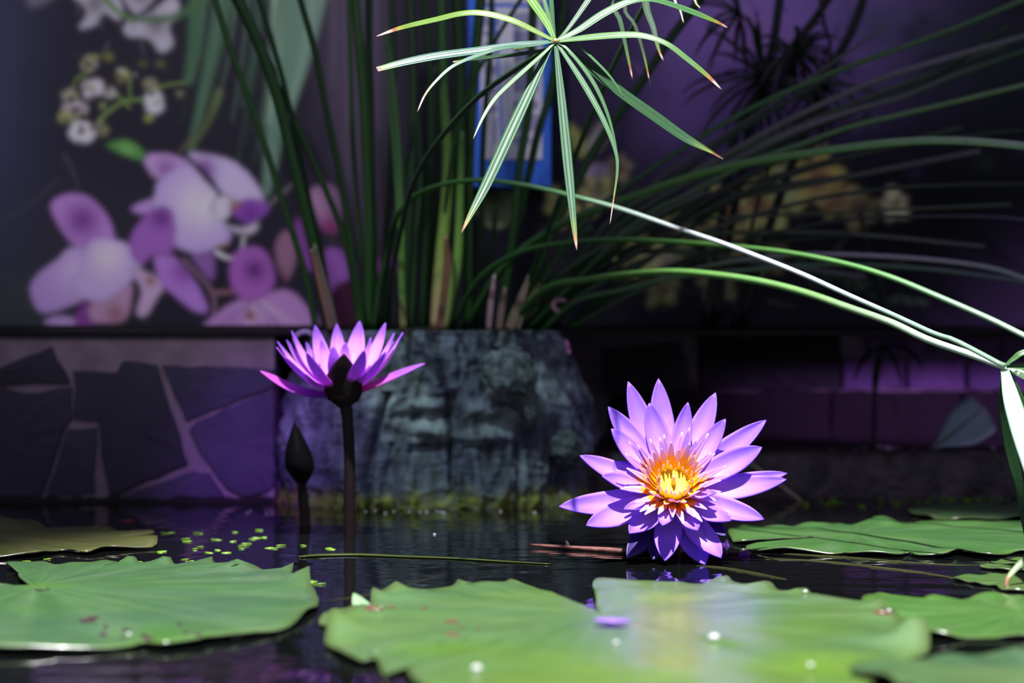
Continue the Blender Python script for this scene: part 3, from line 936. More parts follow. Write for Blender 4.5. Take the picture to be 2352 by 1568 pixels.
# dry sheaths
for q, w, c in [([(715, 570), (735, 650), (752, 720), (760, B)], 13, C(150, 104, 92)), ([(722, 560), (752, 670), (772, B)], 12, C(120, 110, 96)), ([(1022, 540), (1028, 600), (1020, 680), (1008, B)], 18, C(128, 84, 56)),
                ([(1136, 630), (1128, 690), (1122, B)], 12, C(190, 146, 156)), ([(1216, 632), (1192, 700), (1168, B)], 20, C(150, 128, 108)), ([(1240, 650), (1205, 710), (1188, B)], 12, C(128, 108, 88)), ([(1160, 660), (1152, 710), (1146, B)], 14, C(150, 112, 110)),
                ([(1300, 690), (1276, 690), (1272, 706), (1286, 716)], 9, C(190, 130, 160))]:
    ribbon('dry_sheath', [P(x, y, 1.612) for x, y in q], [w * .4 / FPX * 1.61] + [w / FPX * 1.61] * (len(q) - 1), M['sedge_leaf'], sedge, lambda t, e, c=c: mixc(c, C(84, 70, 60), t * .5), hint=(0, -1, 0.1))

# arching stems fanning to the right  (tip -> base)
PU = C(112, 104, 116)
GP = C(100, 128, 100)
arch = [  # some tip colours carry the violet light on the stem ends
    ([(2420, -28), (2352, 0), (2195, 65), (2046, 119), (1896, 174), (1747, 239), (1623, 308), (1498, 388), (1399, 458), (1300, 560), (1190, B)], 13, 1.58, 1.66, [C(84, 112, 78), C(64, 96, 58), G_DARK]),
    ([(2420, 66), (2352, 85), (2195, 129), (2046, 174), (1946, 214), (1797, 284), (1673, 353), (1548, 423), (1399, 512), (1204, B)], 15, 1.62, 1.67, [C(60, 84, 58), PU, C(84, 88, 80), G_DARK]),
    ([(2420, 95), (2352, 119), (2195, 174), (2120, 204), (2071, 224), (1946, 259), (1822, 303), (1697, 363), (1573, 423), (1400, 540), (1224, B)], 14, 1.64, 1.68, [G_DARK, C(60, 84, 58), PU, C(70, 80, 66), G_DARK]),
    ([(2420, 180), (2352, 196), (2195, 234), (2046, 269), (1946, 294), (1822, 338), (1722, 373), (1598, 438), (1449, 522), (1212, B)], 13, 1.56, 1.66, [C(110, 140, 100), C(92, 124, 84), C(76, 100, 70), G_DARK]),
    ([(2420, 345), (2352, 336), (2245, 326), (2145, 323), (2046, 328), (1921, 343), (1797, 361), (1673, 383), (1548, 418), (1449, 453), (1349, 488), (1250, 537), (1150, 620), (1066, B)], 19, 1.46, 1.64, [C(190, 180, 200), C(150, 170, 150), C(104, 146, 96), C(80, 122, 60), G_MID, G_DARK]),
    ([(2420, 423), (2352, 423), (2195, 425), (2046, 433), (1896, 453), (1772, 483), (1648, 522), (1523, 577), (1350, 660), (1244, B)], 9, 1.64, 1.68, [G_DARK, C(40, 56, 40), C(64, 66, 64), G_DARK]),
    ([(2420, 510), (2352, 505), (2270, 498), (2145, 497), (1996, 500), (1850, 520), (1650, 570), (1450, 650), (1284, B)], 8, 1.62, 1.68, [C(120, 90, 150), C(60, 50, 70), C(36, 44, 36), G_DARK]),
    ([(2420, 803), (2352, 771), (2270, 731), (2145, 677), (2046, 637), (1946, 607), (1822, 582), (1697, 567), (1548, 555), (1424, 550), (1324, 555), (1200, 577), (1100, 640), (1034, B)], 13, 1.30, 1.63, [C(200, 215, 210), C(160, 190, 170), C(96, 150, 80), C(76, 128, 54), G_MID, G_DARK]),
    ([(2420, 670), (2352, 639), (2270, 614), (2145, 597), (1996, 587), (1847, 584), (1747, 592), (1623, 612), (1500, 650), (1300, B)], 12, 1.52, 1.66, [C(90, 120, 110), C(130, 140, 140), C(150, 130, 160), C(86, 104, 84), G_DARK]),
    ([(2420, 660), (2352, 647), (2245, 632), (2145, 619), (1996, 609), (1847, 609), (1697, 622), (1548, 637), (1424, 667), (1324, 692), (1244, B)], 12, 1.55, 1.65, [C(130, 110, 160), C(90, 90, 110), C(70, 92, 80), C(84, 110, 80), G_MID]),
    ([(2320, 60), (2100, 200), (1850, 300), (1680, 390), (1500, 510), (1330, 640), (1250, B)], 16, 1.69, 1.69, [C(34, 48, 36), G_DARK]),
    ([(2352, 300), (2100, 330), (1850, 390), (1650, 470), (1480, 570), (1330, 680), (1270, B)], 14, 1.68, 1.69, [C(34, 46, 36), C(52, 58, 50), G_DARK]),
    ([(2000, 270), (1820, 350), (1640, 450), (1480, 560), (1350, 660), (1260, B)], 18, 1.70, 1.69, [C(44, 50, 44), C(58, 62, 54), G_DARK]),
    ([(1800, 400), (1650, 480), (1500, 590), (1380, 680), (1300, B)], 12, 1.69, 1.69, [C(50, 56, 50), G_DARK]),
    ([(1950, 540), (1750, 560), (1560, 610), (1400, 690), (1310, B)], 9, 1.70, 1.69, [C(40, 48, 40), G_DARK]),
    ([(1900, 180), (1700, 300), (1560, 400), (1420, 500), (1300, 620), (1215, B)], 12, 1.70, 1.69, [C(40, 56, 38), G_DARK]),
    ([(1620, 440), (1500, 500), (1380, 590), (1290, 690), (1250, B)], 10, 1.66, 1.67, [C(96, 88, 96), C(60, 66, 50), G_DARK]),
    ([(1480, 600), (1380, 650), (1290, 710), (1240, B)], 14, 1.66, 1.66, [C(40, 60, 38), G_DARK]),
    ([(1440, 540), (1330, 600), (1230, 680), (1170, B)], 14, 1.65, 1.66, [C(40, 64, 36), G_DARK]),
    ([(1360, 520), (1280, 590), (1200, 690), (1140, B)], 16, 1.655, 1.66, [C(44, 74, 36), G_DARK]),
]
ARCH_TIPS = []
for pts, w, y0, y1, cs in arch:
    if pts[0][0] >= 2400:
        a_, b2 = pts[0], pts[1]
        k_ = 150 / max(20, a_[0] - b2[0])
        e1 = (a_[0] + (a_[0] - b2[0]) * k_, a_[1] + (a_[1] - b2[1]) * k_ + 25)
        e2 = (e1[0] + 130, e1[1] + (a_[1] - b2[1]) * k_ * .7 + 70)
        pts = [e2, e1] + pts
    o = stem(pts, w, y0, y1, cs=cs)
    if pts[0][0] >= 2500: ARCH_TIPS.append((o, pts[0], y0, cs[0]))
for k in range(9):
    y_end = 60 + k * 70 + R.uniform(-25, 25)
    xe = R.uniform(1900, 2420)
    m1 = (1500 + R.uniform(-60, 60), 470 + k * 12 + R.uniform(-30, 30))
    yb = m1[1] + (y_end - m1[1]) * .5 - R.uniform(0, 30)
    stem([(xe, y_end), ((xe + m1[0]) / 2, yb), m1, (1340 + R.uniform(-40, 40), 620 + R.uniform(-20, 30)), (1215 + R.uniform(-40, 70), B)], R.uniform(7, 15), 1.71, 1.69, cs=[R.choice([C(60, 78, 58), C(78, 88, 74), C(96, 90, 102)]), C(78, 90, 70), G_DARK])
HUB2 = (2306, 841)
sA = stem([HUB2, (2195, 783), (2145, 766), (2046, 721), (1946, 677), (1847, 632), (1747, 592), (1648, 555), (1548, 522), (1424, 480), (1324, 453), (1250, 435), (1200, 425), (1100, 414), (1000, 428), (930, 470), (895, 560), (884, B)], 12, 1.22, 1.64,
          cs=[C(120, 150, 126), C(130, 158, 140), C(180, 190, 196), C(150, 160, 160), C(84, 128, 84), G_MID, G_DARK, G_DARK])
sB = stem([(2400, 885), (2330, 852), (2245, 820), (2130, 780), (2046, 741), (1946, 706), (1847, 672), (1747, 647), (1648, 632), (1548, 624), (1449, 629), (1349, 642), (1250, 664), (1164, B)], 17, 1.21, 1.63,
          cs=[C(190, 205, 195), C(150, 168, 150), C(110, 150, 90), C(90, 140, 66), C(70, 110, 48), G_DARK])


def bract(parent, pts, ws, Ys, tipc=BROWN, c=C(72, 116, 80), tipstart=0.88, hint=(0, -0.75, 0.66), fold=0.35, base=None):
    n = len(pts)
    L_ = [0.0]
    for i in range(1, n):
        L_.append(L_[-1] + math.hypot(pts[i][0] - pts[i - 1][0], pts[i][1] - pts[i - 1][1]))
    q, w = [], []
    for i, (x, y) in enumerate(pts):
        t = L_[i] / L_[-1]
        Y = Ys[0] + (Ys[1] - Ys[0]) * t
        q.append(P(x, y, Y))
        k = t * (len(ws) - 1)
        j = min(int(k), len(ws) - 2)
        w.append(1.3 * (ws[j] + (ws[j + 1] - ws[j]) * (k - j)) / FPX * Y)
    b0 = base or c
    def cf(t, e):
        cc = mixc(b0, c, t * 3)
        cc = mixc(cc, C(130, 150, 40), 0.8 * sstep(tipstart - .12, tipstart, t))
        cc = mixc(cc, tipc, sstep(tipstart, tipstart + .03, t))
        cc = mixc(cc, C(214, 190, 184), sstep(min(tipstart + .04, .99), min(tipstart + .07, .998), t) * .85)
        cc = (cc[0] * .58, cc[1] * .74, cc[2] * .60) if t < tipstart else cc
        return mixc(cc, tuple(k_ * .8 for k_ in cc), (1 - e) * .5)
    return ribbon('bract', q, w, M['sedge_leaf'], parent, cf, hint=hint, fold=fold, thick=0.0005, samples=max(14, n * 5))


# small umbels ending the long arching stems
for o, hub, y0, c in ARCH_TIPS:
    for k in range(9):
        a = 2 * math.pi * k / 9 + R.uniform(-.2, .2)
        L_ = R.uniform(90, 150)
        dx, dy = math.cos(a), math.sin(a) * .8
        bract(o, [hub, (hub[0] + dx * L_ * .5, hub[1] + dy * L_ * .5 - 12), (hub[0] + dx * L_, hub[1] + dy * L_ + 30)], (4, 11, 10, 2), (y0, y0 + .02 * math.sin(a * 2)), c=C(70, 112, 66), tipstart=.93)
# umbel over the pond: its stem, then the radiating bracts
HUB = (1276, 95)
UY = 1.30
sU = stem([HUB, (1262, 112), (1216, 140), (1097, 225), (997, 338), (947, 428), (922, 522), (898, 647), (888, B)], 13, UY, 1.64, cs=[G_DARK, C(30, 50, 30), C(30, 50, 30), G_DARK])
lc, ll, lg = C(70, 118, 84), C(120, 160, 60), C(60, 104, 62)
bracts = [
    ([HUB, (1233, 73), (1175, 46), (1110, 30), (1060, 31), (1003, 44), (923, 63), (865, 83)], (6, 14, 15, 14, 13, 12, 2), (UY, UY + .01), C(130, 160, 56), .86),
    ([HUB, (1194, 101), (1099, 115), (1003, 128), (927, 143), (867, 159)], (8, 14, 18, 20, 19, 12), (UY, UY - .03), C(84, 120, 112), .97),
    ([HUB, (1256, 113), (1175, 126), (1099, 134), (1040, 142)], (5, 10, 11, 9, 3), (UY, UY + .02), C(44, 84, 52), .95),
    ([HUB, (1220, 104), (1156, 109), (1099, 126), (1041, 151), (1003, 184), (976, 218), (959, 256)], (4, 8, 10, 9, 7, 5, 1.5), (UY, UY - .05), C(100, 136, 120), .85),
    ([HUB, (1256, 115), (1214, 153), (1175, 188), (1137, 226), (1110, 268), (1087, 318)], (4, 8, 9, 8, 6, 1.2), (UY, UY - .05), C(110, 150, 96), .96),
    ([HUB, (1263, 111), (1225, 191), (1175, 298), (1118, 421), (1080, 494), (1060, 534)], (6, 16, 20, 22, 21, 17, 2), (UY, UY - .06), lc, .93),
    ([HUB, (1278, 115), (1290, 230), (1305, 383), (1319, 524), (1325, 574)], (6, 13, 16, 18, 17, 14, 1.5), (UY, UY - .06), lc, .91),
    ([HUB, (1290, 115), (1340, 191), (1386, 275), (1413, 344), (1418, 390), (1409, 459), (1401, 515)], (5, 11, 12, 9, 6, 3, 1), (UY, UY - .05), C(84, 134, 92), .84),
    ([HUB, (1302, 111), (1347, 165), (1378, 218), (1401, 279), (1416, 344), (1418, 383)], (4, 8, 8, 6, 4, 1), (UY, UY - .03), C(90, 136, 90), .95),
    ([(1290, 100), (1325, 103), (1370, 142), (1405, 180), (1432, 222)], (3, 5, 5, 4, 1), (UY, UY - .01), C(100, 150, 100), .96),
    ([HUB, (1340, 142), (1386, 180), (1435, 218), (1500, 264), (1577, 318), (1635, 348), (1661, 365)], (6, 17, 22, 23, 24, 22, 18, 2), (UY, UY - .01), C(56, 100, 62), .92),
    ([HUB, (1347, 86), (1424, 80), (1478, 82), (1531, 100), (1577, 134), (1623, 172), (1657, 205)], (7, 15, 18, 16, 12, 12, 11, 2), (UY, UY - .02), C(110, 150, 90), .88),
    ([HUB, (1328, 69), (1386, 31), (1443, 4), (1493, -2), (1539, 9), (1596, 29), (1646, 50), (1671, 63)], (6, 14, 17, 15, 13, 14, 15, 2), (UY, UY + .03), C(96, 140, 90), .92),
    ([HUB, (1302, 69), (1351, 0), (1390, -60), (1440, -120)], (4, 10, 11, 10, 2), (UY, UY + .05), lg, .95),
    ([HUB, (1252, 46), (1221, 0), (1190, -50), (1160, -85)], (5, 14, 17, 15, 3), (UY, UY + .05), C(110, 156, 40), .95),
    ([HUB, (1264, 50), (1250, 0), (1240, -50)], (3, 7, 8, 2), (UY, UY + .04), lg, .95),
    ([HUB, (1270, 50), (1266, 0), (1262, -60)], (3, 7, 8, 2), (UY, UY + .06), lg, .95),
    ([HUB, (1236, 98), (1210, 106), (1180, 112)], (4, 11, 12, 2), (UY, UY + .03), C(120, 160, 40), .97),
]
for pts, ws, ys, c, ts in bracts:
    bract(sU, pts, ws, ys, c=c, tipstart=ts)
mkc = P(*HUB, UY)
# small flower knob at the hub
vv, ff = [], []
for j in range(7):
    for i in range(10):
        th, ph = math.pi * j / 6, 2 * math.pi * i / 10
        vv.append((mkc.x + .0018 * math.sin(th) * math.cos(ph), mkc.y + .0018 * math.sin(th) * math.sin(ph), mkc.z + .0018 * math.cos(th)))
for j in range(6):
    for i in range(10):
        ff.append((j * 10 + i, (j + 1) * 10 + i, (j + 1) * 10 + (i + 1) % 10, j * 10 + (i + 1) % 10))
mk('flower_knob', vv, ff, M['sedge_leaf'], sU, [C(190, 160, 110)] * len(vv))

# umbel just above the frame on a stem of its own; hanging bract tips
HUB3 = (1560, -110)
sH = stem([HUB3, (1500, -20), (1420, 130), (1345, 300), (1270, 500), (1205, 680), (1176, B)], 12, 1.36, 1.65, cs=[C(50, 80, 46), G_DARK])
for pts, ws, c in [([HUB3, (1450, -100), (1405, 0), (1424, 46), (1443, 134), (1453, 182)], (5, 9, 9, 8, 2), C(88, 120, 88)), ([HUB3, (1480, -100), (1435, 11), (1458, 57), (1478, 122), (1493, 191)], (4, 7, 7, 6, 1.5), C(80, 96, 76)),
                   ([HUB3, (1500, -100), (1483, 0), (1501, 65), (1512, 111), (1524, 140)], (5, 12, 13, 10, 2), C(86, 112, 90)), ([HUB3, (1545, -60), (1550, 0), (1562, 23), (1570, 52)], (4, 6, 5, 1.5), C(92, 96, 84)),
                   ([HUB3, (1590, -60), (1596, 0), (1608, 18)], (4, 8, 7, 2), C(96, 110, 80)), ([HUB3, (1660, -140), (1760, -100), (1830, -30)], (4, 12, 12, 2), C(86, 112, 90)), ([HUB3, (1640, -190), (1720, -260)], (4, 12, 2), C(86, 112, 90)), ([HUB3, (1540, -220), (1500, -320)], (4, 12, 2), C(86, 112, 90))]:
    bract(sH, pts, ws, (1.36, 1.33), c=c, tipstart=.9)

# umbel at the right edge: bracts drooping to the water
Y2 = 1.22
for pts, ws, ys, c, ts, hint in [
    ([HUB2, (2330, 822), (2352, 808), (2420, 790)], (4, 12, 12, 8), (Y2, Y2), C(84, 130, 60), .98, (0, -.7, .7)),
    ([(2312, 842), (2340, 841), (2400, 846), (2460, 880)], (6, 22, 22, 12), (Y2, Y2), C(96, 140, 80), .98, (0, -.7, .7)),
    ([(2308, 850), (2322, 910), (2342, 980), (2364, 1060), (2380, 1130)], (14, 30, 32, 26, 12), (Y2, 1.11), C(215, 235, 235), .98, (-.3, -.75, .6)),
    ([(2306, 850), (2305, 930), (2318, 1020), (2338, 1100), (2352, 1190), (2362, 1262)], (10, 26, 30, 24, 18, 5), (Y2 + .01, Y2 + .02), C(52, 92, 50), .98, (0.5, -.8, .2)),
    ([(2318, 850), (2336, 900), (2356, 940), (2380, 980)], (5, 14, 14, 8), (Y2, Y2), C(80, 124, 70), .98, (0, -.9, .3)),
    ([(2330, 852), (2400, 900), (2430, 1050), (2425, 1180), (2380, 1262), (2345, 1292), (2318, 1322), (2311, 1338), (2318, 1352)], (10, 22, 26, 26, 26, 24, 20, 14, 5), (Y2 - .01, 1.155), C(80, 118, 70), .93, (-.2, -.6, .7)),
]:
    bract(sA, pts, ws, ys, c=c, tipstart=ts, hint=hint)

# darker sedge standing behind, in front of the mural
sb = empty('umbrella_sedge', P(2010, 1035, 1.80), 'dark slender sedge standing on the kerb with drooping spiky tufts', 'plant')


def dstem(parent, pts, w, Y):
    return tube('stem', [P(x, y, Y) for x, y in pts], [0.5 * w / FPX * Y] * len(pts), M['sedge'], parent, lambda t: C(22, 30, 22), seg=5, samples=len(pts) * 4)


def tuft(st_, hub, Y, n, L0, L1, a0, a1, w=7):
    n, w = int(n * 1.5), w * 1.7
    for k in range(n):
        a = a0 + (a1 - a0) * (k + R.uniform(-.3, .3)) / max(1, n - 1)
        L_ = R.uniform(L0, L1)
        dx, dy = math.cos(a), math.sin(a)
        pts = [hub, (hub[0] + dx * L_ * .45, hub[1] + dy * L_ * .45 - 8), (hub[0] + dx * L_ * .8, hub[1] + dy * L_ * .8 + 6), (hub[0] + dx * L_, hub[1] + dy * L_ + 34)]
        ribbon('bract', [P(x, y, Y - .01 * i * math.sin(a * 3)) for i, (x, y) in enumerate(pts)], [u / FPX * Y for u in (w * .6, w, w * .8, 1)], M['sedge_leaf'], st_, lambda t, e: C(26, 34, 26), samples=10)


d1 = dstem(sb, [(2006, 1045), (2010, 900), (2030, 790), (2030, 680), (1990, 560), (1975, 480)], 11, 1.78 - .02)
tuft(d1, (2030, 795), 1.755, 3, 70, 120, 0.3, 2.7, 6)
sb2 = empty('umbrella_sedge', P(1650, 756, 1.745), 'dark sedge silhouette with spiky tufts against the violet part of the mural', 'plant')
d2 = dstem(sb2, [(1620, 752), (1660, 480), (1690, 300), (1760, 170), (1790, 0), (1800, -100)], 22, 1.74)
d3 = dstem(sb2, [(1640, 752), (1690, 460), (1760, 200), (1880, 30), (1950, -80)], 20, 1.745)
d4 = dstem(sb2, [(1700, 752), (1780, 480), (1900, 180), (1960, 60), (2000, -60)], 22, 1.75)
d5 = dstem(sb2, [(1680, 752), (1760, 400), (1900, 160), (1890, 40), (1870, -80)], 10, 1.735)
tuft(d2, (1752, 178), 1.73, 16, 90, 190, -3.2, 3.0)
tuft(d3, (1830, 120), 1.735, 13, 70, 150, -1.5, 3.6, 8)
tuft(d4, (1890, 200), 1.74, 10, 70, 150, 0, 6, 7)
tuft(d2, (1700, 30), 1.735, 7, 80, 150, 1.0, 4.4, 7)

# ------------------------------------------------------------------ lily pads
PADK = .64
PAD_G = C(96, 142, 74)


PADTOP = {}


def lily_pad(name, label, centre, outline, z=0.002, col=PAD_G, col2=None, raise_=(), seed=0, group=None, rings=16, wave=0.0012, dens=170, droop=0.0, tint=(), under=C(60, 30, 70)):
    """outline and centre in px on the water plane; raise_ = [(px,py,radius_px,height m)] rim curls"""
    cw = Wt(*centre, z)
    poly = [tuple(Wt(x, y, z))[:2] + (x, y) for x, y in outline]
    n = dens
    q = catmull([p for p in poly], n, True)
    lst, cols, pxs = [], [], []
    col2 = col2 or mixc(col, C(130, 160, 70), .5)
    for r in range(rings + 1):
        t = (r / rings) ** 0.8
        for i in range(n):
            x = cw.x + (q[i][0] - cw.x) * t
            y = cw.y + (q[i][1] - cw.y) * t
            ang = math.atan2(q[i][1] - cw.y, q[i][0] - cw.x)
            zz = z + wave * fbm((x * 22 + seed, y * 22, seed)) * t + wave * 0.9 * t ** 4 * math.sin(ang * 13 + seed) + 0.0010 * (1 - t) ** 2
            X_, Y_ = CX + x / y * FPX, HY + (CH - z) / y * FPX
            for (rx, ry, rr_, hh) in raise_:
                dd = ((X_ - rx) / rr_) ** 2 + ((Y_ - ry) / (rr_ * .2)) ** 2
                zz += hh * math.exp(-dd)
            zz -= droop * t ** 3
            lst.append(Vector((x, y, max(zz, 0.0014))))
            # veins radiating from the centre: slightly paler
            vein = 0.5 + 0.5 * math.cos(ang * 22 + 0.6 * math.sin(ang * 5))
            c = mixc(col, col2, max(0, min(1, .45 + .9 * fbm((x * 12 + seed * 3, y * 16, 4)))))
            st_ = fbm((ang * 5 + seed, t * 1.6, 2.0), 4)
            c = mixc(c, C(70, 118, 64), max(0, st_) * .4)
            c = mixc(c, C(150, 176, 140), max(0, -st_) * .35)
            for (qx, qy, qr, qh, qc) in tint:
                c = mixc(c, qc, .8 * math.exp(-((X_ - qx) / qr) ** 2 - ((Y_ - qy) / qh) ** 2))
            c = mixc(c, C(138, 176, 112), 0.25 * vein ** 6 * (1 - t * .6))
            c = mixc(c, C(120, 130, 60), sstep(.93, 1, t) * .35)
            cols.append(tuple(k_ * PADK for k_ in c))
    N1 = n * (rings + 1)
    top = lst
    bot = [Vector((p.x, p.y, p.z - 0.0011)) for p in lst]
    verts_ = top + bot
    cols_ = cols + [under] * N1
    faces_ = []
    for r in range(rings):
        for i in range(n):
            j = (i + 1) % n
            faces_.append((r * n + i, (r + 1) * n + i, (r + 1) * n + j, r * n + j))
            faces_.append((N1 + r * n + i, N1 + r * n + j, N1 + (r + 1) * n + j, N1 + (r + 1) * n + i))
    for i in range(n):
        j = (i + 1) % n
        faces_.append((rings * n + i, N1 + rings * n + i, N1 + rings * n + j, rings * n + j))
    root = empty(name, (cw.x, cw.y, 0), label, 'lily pad', group)
    o = mk('blade', verts_, faces_, M['pad'], root, cols_)
    PADTOP[root.name] = np.array([tuple(p) for p in top])
    return root


def blemish(root, px, py, rx, ry, z=0.0042, c=C(44, 24, 26)):
    vv = []
    n = 12
    base = Wt(px, py, z)
    for k in range(n):
        a = 2 * math.pi * k / n
        q_ = Wt(px + rx * math.cos(a) * R.uniform(.6, 1.2), py + ry * math.sin(a) * R.uniform(.6, 1.2), z)
        vv.append((q_.x, q_.y, z))
    T = PADTOP[root.name]
    def zat(x, y): return float(T[np.argmin((T[:, 0] - x) ** 2 + (T[:, 1] - y) ** 2), 2])
    vv = [(a, b_, zat(a, b_) + .00025) for a, b_, _ in vv]
    vv2 = [(a, b_, c_ - .0008) for a, b_, c_ in vv]
    ff = [tuple(range(n))] + [(i, n + i, n + (i + 1) % n, (i + 1) % n) for i in range(n)]
    return mk('blemish', vv + vv2, ff, M['wood'], root, [c] * (2 * n), smooth=False)


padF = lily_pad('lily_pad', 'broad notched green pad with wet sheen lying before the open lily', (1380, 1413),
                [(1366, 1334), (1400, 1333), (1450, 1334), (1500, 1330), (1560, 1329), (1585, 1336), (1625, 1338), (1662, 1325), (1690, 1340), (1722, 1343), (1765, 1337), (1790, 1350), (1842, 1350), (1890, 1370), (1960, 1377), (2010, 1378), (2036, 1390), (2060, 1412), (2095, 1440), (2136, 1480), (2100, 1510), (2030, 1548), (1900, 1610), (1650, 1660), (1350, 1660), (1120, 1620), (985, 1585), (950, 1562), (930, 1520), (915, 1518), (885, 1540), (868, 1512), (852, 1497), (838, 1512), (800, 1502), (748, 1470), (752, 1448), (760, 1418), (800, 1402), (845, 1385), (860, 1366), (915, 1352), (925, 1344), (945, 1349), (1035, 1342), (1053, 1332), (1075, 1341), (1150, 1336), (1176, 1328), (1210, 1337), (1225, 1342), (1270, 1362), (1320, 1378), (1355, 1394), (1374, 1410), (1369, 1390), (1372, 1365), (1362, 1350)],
                z=0.003, col=C(104, 150, 92), col2=C(114, 156, 74), raise_=[(2108, 1472, 50, .011), (768, 1442, 55, .007), (1640, 1470, 40, .002), (905, 1352, 30, .004), (1662, 1328, 22, .002), (1840, 1354, 20, .003), (2020, 1384, 24, .004), (860, 1370, 20, .005)], tint=[(1500, 1540, 380, 45, C(126, 168, 46)), (1050, 1490, 160, 18, C(112, 160, 56)), (1850, 1530, 200, 30, C(120, 164, 50)), (1480, 1375, 90, 20, C(112, 168, 70))], seed=1, dens=560, wave=0.0014)  # lime tint paints sunlit translucency into the near part of the blade
for a in [(1038, 1418, 18, 3), (1040, 1452, 16, 3), (1100, 1438, 9, 2), (860, 1394, 20, 5), (900, 1389, 14, 2), (975, 1390, 10, 2), (1060, 1432, 8, 2), (2030, 1405, 24, 4)]:
    blemish(padF, *a, z=0.0046, c=C(92, 50, 40))
padA = lily_pad('lily_pad', 'large toothed green pad with dark insect holes, below the slate wall', (85, 1347),
                [(15, 1294), (60, 1291), (100, 1285), (130, 1290), (165, 1284), (205, 1291), (240, 1287), (270, 1291), (302, 1282), (330, 1292), (382, 1279), (405, 1292), (440, 1291), (480, 1282), (495, 1293), (535, 1292), (545, 1299), (570, 1293), (625, 1309), (630, 1305), (673, 1300), (670, 1322), (703, 1322), (715, 1345), (728, 1365), (729, 1388), (705, 1400), (680, 1422), (640, 1440), (585, 1448), (540, 1455), (475, 1462), (455, 1468), (385, 1476), (350, 1474), (330, 1470), (300, 1476), (200, 1483), (0, 1487), (-200, 1480), (-400, 1440), (-430, 1390), (-330, 1352), (-150, 1345), (0, 1344), (50, 1350), (80, 1349), (62, 1338), (42, 1322), (44, 1308)],
                z=0.003, col=C(86, 132, 88), col2=C(92, 144, 78), raise_=[(706, 1332, 36, .008), (668, 1306, 18, .004), (545, 1296, 14, .003), (480, 1286, 14, .003), (382, 1284, 14, .003), (302, 1286, 14, .002), (722, 1380, 16, .004)], tint=[(370, 1462, 70, 22, C(84, 150, 50)), (110, 1347, 50, 6, C(110, 168, 50))], seed=2, dens=520, wave=0.0011)
for a in [(200, 1417, 22, 6), (215, 1410, 14, 4), (243, 1430, 6, 3), (290, 1436, 12, 3), (236, 1444, 10, 4), (280, 1451, 6, 3), (413, 1426, 9, 3), (330, 1450, 8, 5), (428, 1448, 8, 4), (455, 1452, 10, 3), (342, 1457, 14, 4), (95, 1349, 22, 4)]:
    blemish(padA, *a, z=0.0046)
padB = lily_pad('lily_pad', 'yellowing olive pad with lifted side at the foot of the slate wall', (-40, 1232),
                [(-220, 1200), (-80, 1186), (0, 1190), (60, 1200), (120, 1211), (145, 1207), (170, 1213), (210, 1211), (250, 1209), (290, 1217), (350, 1214), (352, 1222), (280, 1228), (352, 1234), (362, 1240), (350, 1249), (280, 1253), (240, 1255), (200, 1263), (150, 1258), (110, 1262), (60, 1270), (-100, 1272), (-250, 1250)],
                z=0.003, col=C(112, 116, 62), col2=C(126, 122, 66), raise_=[(-20, 1215, 90, .008)], seed=3, wave=0.0012, dens=180)
padR4 = lily_pad('lily_pad', 'long bright green pad split by a dark notch, behind the open lily', (1965, 1228),
                 [(1672, 1219), (1700, 1206), (1740, 1209), (1800, 1207), (1850, 1200), (1885, 1204), (1925, 1197), (1950, 1201), (1990, 1196), (2025, 1189), (2060, 1197), (2110, 1197), (2150, 1190), (2180, 1199), (2260, 1198), (2400, 1195), (2600, 1212), (2650, 1232), (2560, 1252), (2420, 1263), (2340, 1262), (2290, 1271), (2230, 1268), (2200, 1264), (2170, 1271), (2110, 1270), (2085, 1264), (2060, 1270), (1950, 1267), (1940, 1262), (1920, 1266), (1800, 1262), (1715, 1257), (1735, 1247), (1840, 1240), (1930, 1231), (1840, 1236), (1700, 1241), (1680, 1232)],
                 z=0.0025, col=C(84, 138, 74), col2=C(96, 152, 74), seed=4, wave=0.0012, dens=240)
padR5 = lily_pad('lily_pad', 'green pad floating farthest back, close to the wet kerb', (2330, 1172),
                 [(2085, 1173), (2110, 1163), (2160, 1155), (2200, 1159), (2240, 1152), (2290, 1158), (2330, 1152), (2400, 1156), (2500, 1155), (2620, 1170), (2500, 1187), (2352, 1184), (2250, 1190), (2170, 1190), (2130, 1182)],
                 z=0.0025, col=C(84, 130, 84), seed=5, wave=0.001, dens=140)
padR3 = lily_pad('lily_pad', 'smooth green pad with rounded lobes touching the broad wet pad', (2340, 1408),
                 [(1980, 1385), (1992, 1365), (2020, 1360), (2045, 1367), (2062, 1378), (2090, 1380), (2150, 1372), (2200, 1374), (2250, 1365), (2352, 1362), (2500, 1370), (2650, 1400), (2600, 1450), (2450, 1462), (2352, 1457), (2250, 1459), (2170, 1458), (2120, 1452), (2070, 1432), (2020, 1402)],
                 z=0.0022, col=C(92, 148, 66), col2=C(104, 158, 70), raise_=[(2000, 1372, 30, .003)], seed=6, wave=0.0014, dens=180)
padR2 = lily_pad('lily_pad', 'blue-green pad tip overlapping the broad wet pad', (2400, 1560),
                 [(1950, 1528), (2010, 1520), (2100, 1515), (2250, 1498), (2400, 1486), (2650, 1500), (2750, 1560), (2600, 1640), (2250, 1650), (2120, 1590), (2040, 1552)],
                 z=0.006, col=C(78, 122, 84), seed=7, wave=0.001, dens=140)
padS1 = lily_pad('lily_pad', 'half-sunk green pad edge under the drooping sedge bract tip', (2360, 1333),
                 [(2190, 1324), (2260, 1318), (2352, 1316), (2450, 1319), (2560, 1332), (2470, 1352), (2352, 1354), (2300, 1350), (2290, 1343), (2240, 1336)],
                 z=0.0016, col=C(86, 132, 66), seed=8, wave=0.0005, dens=110)
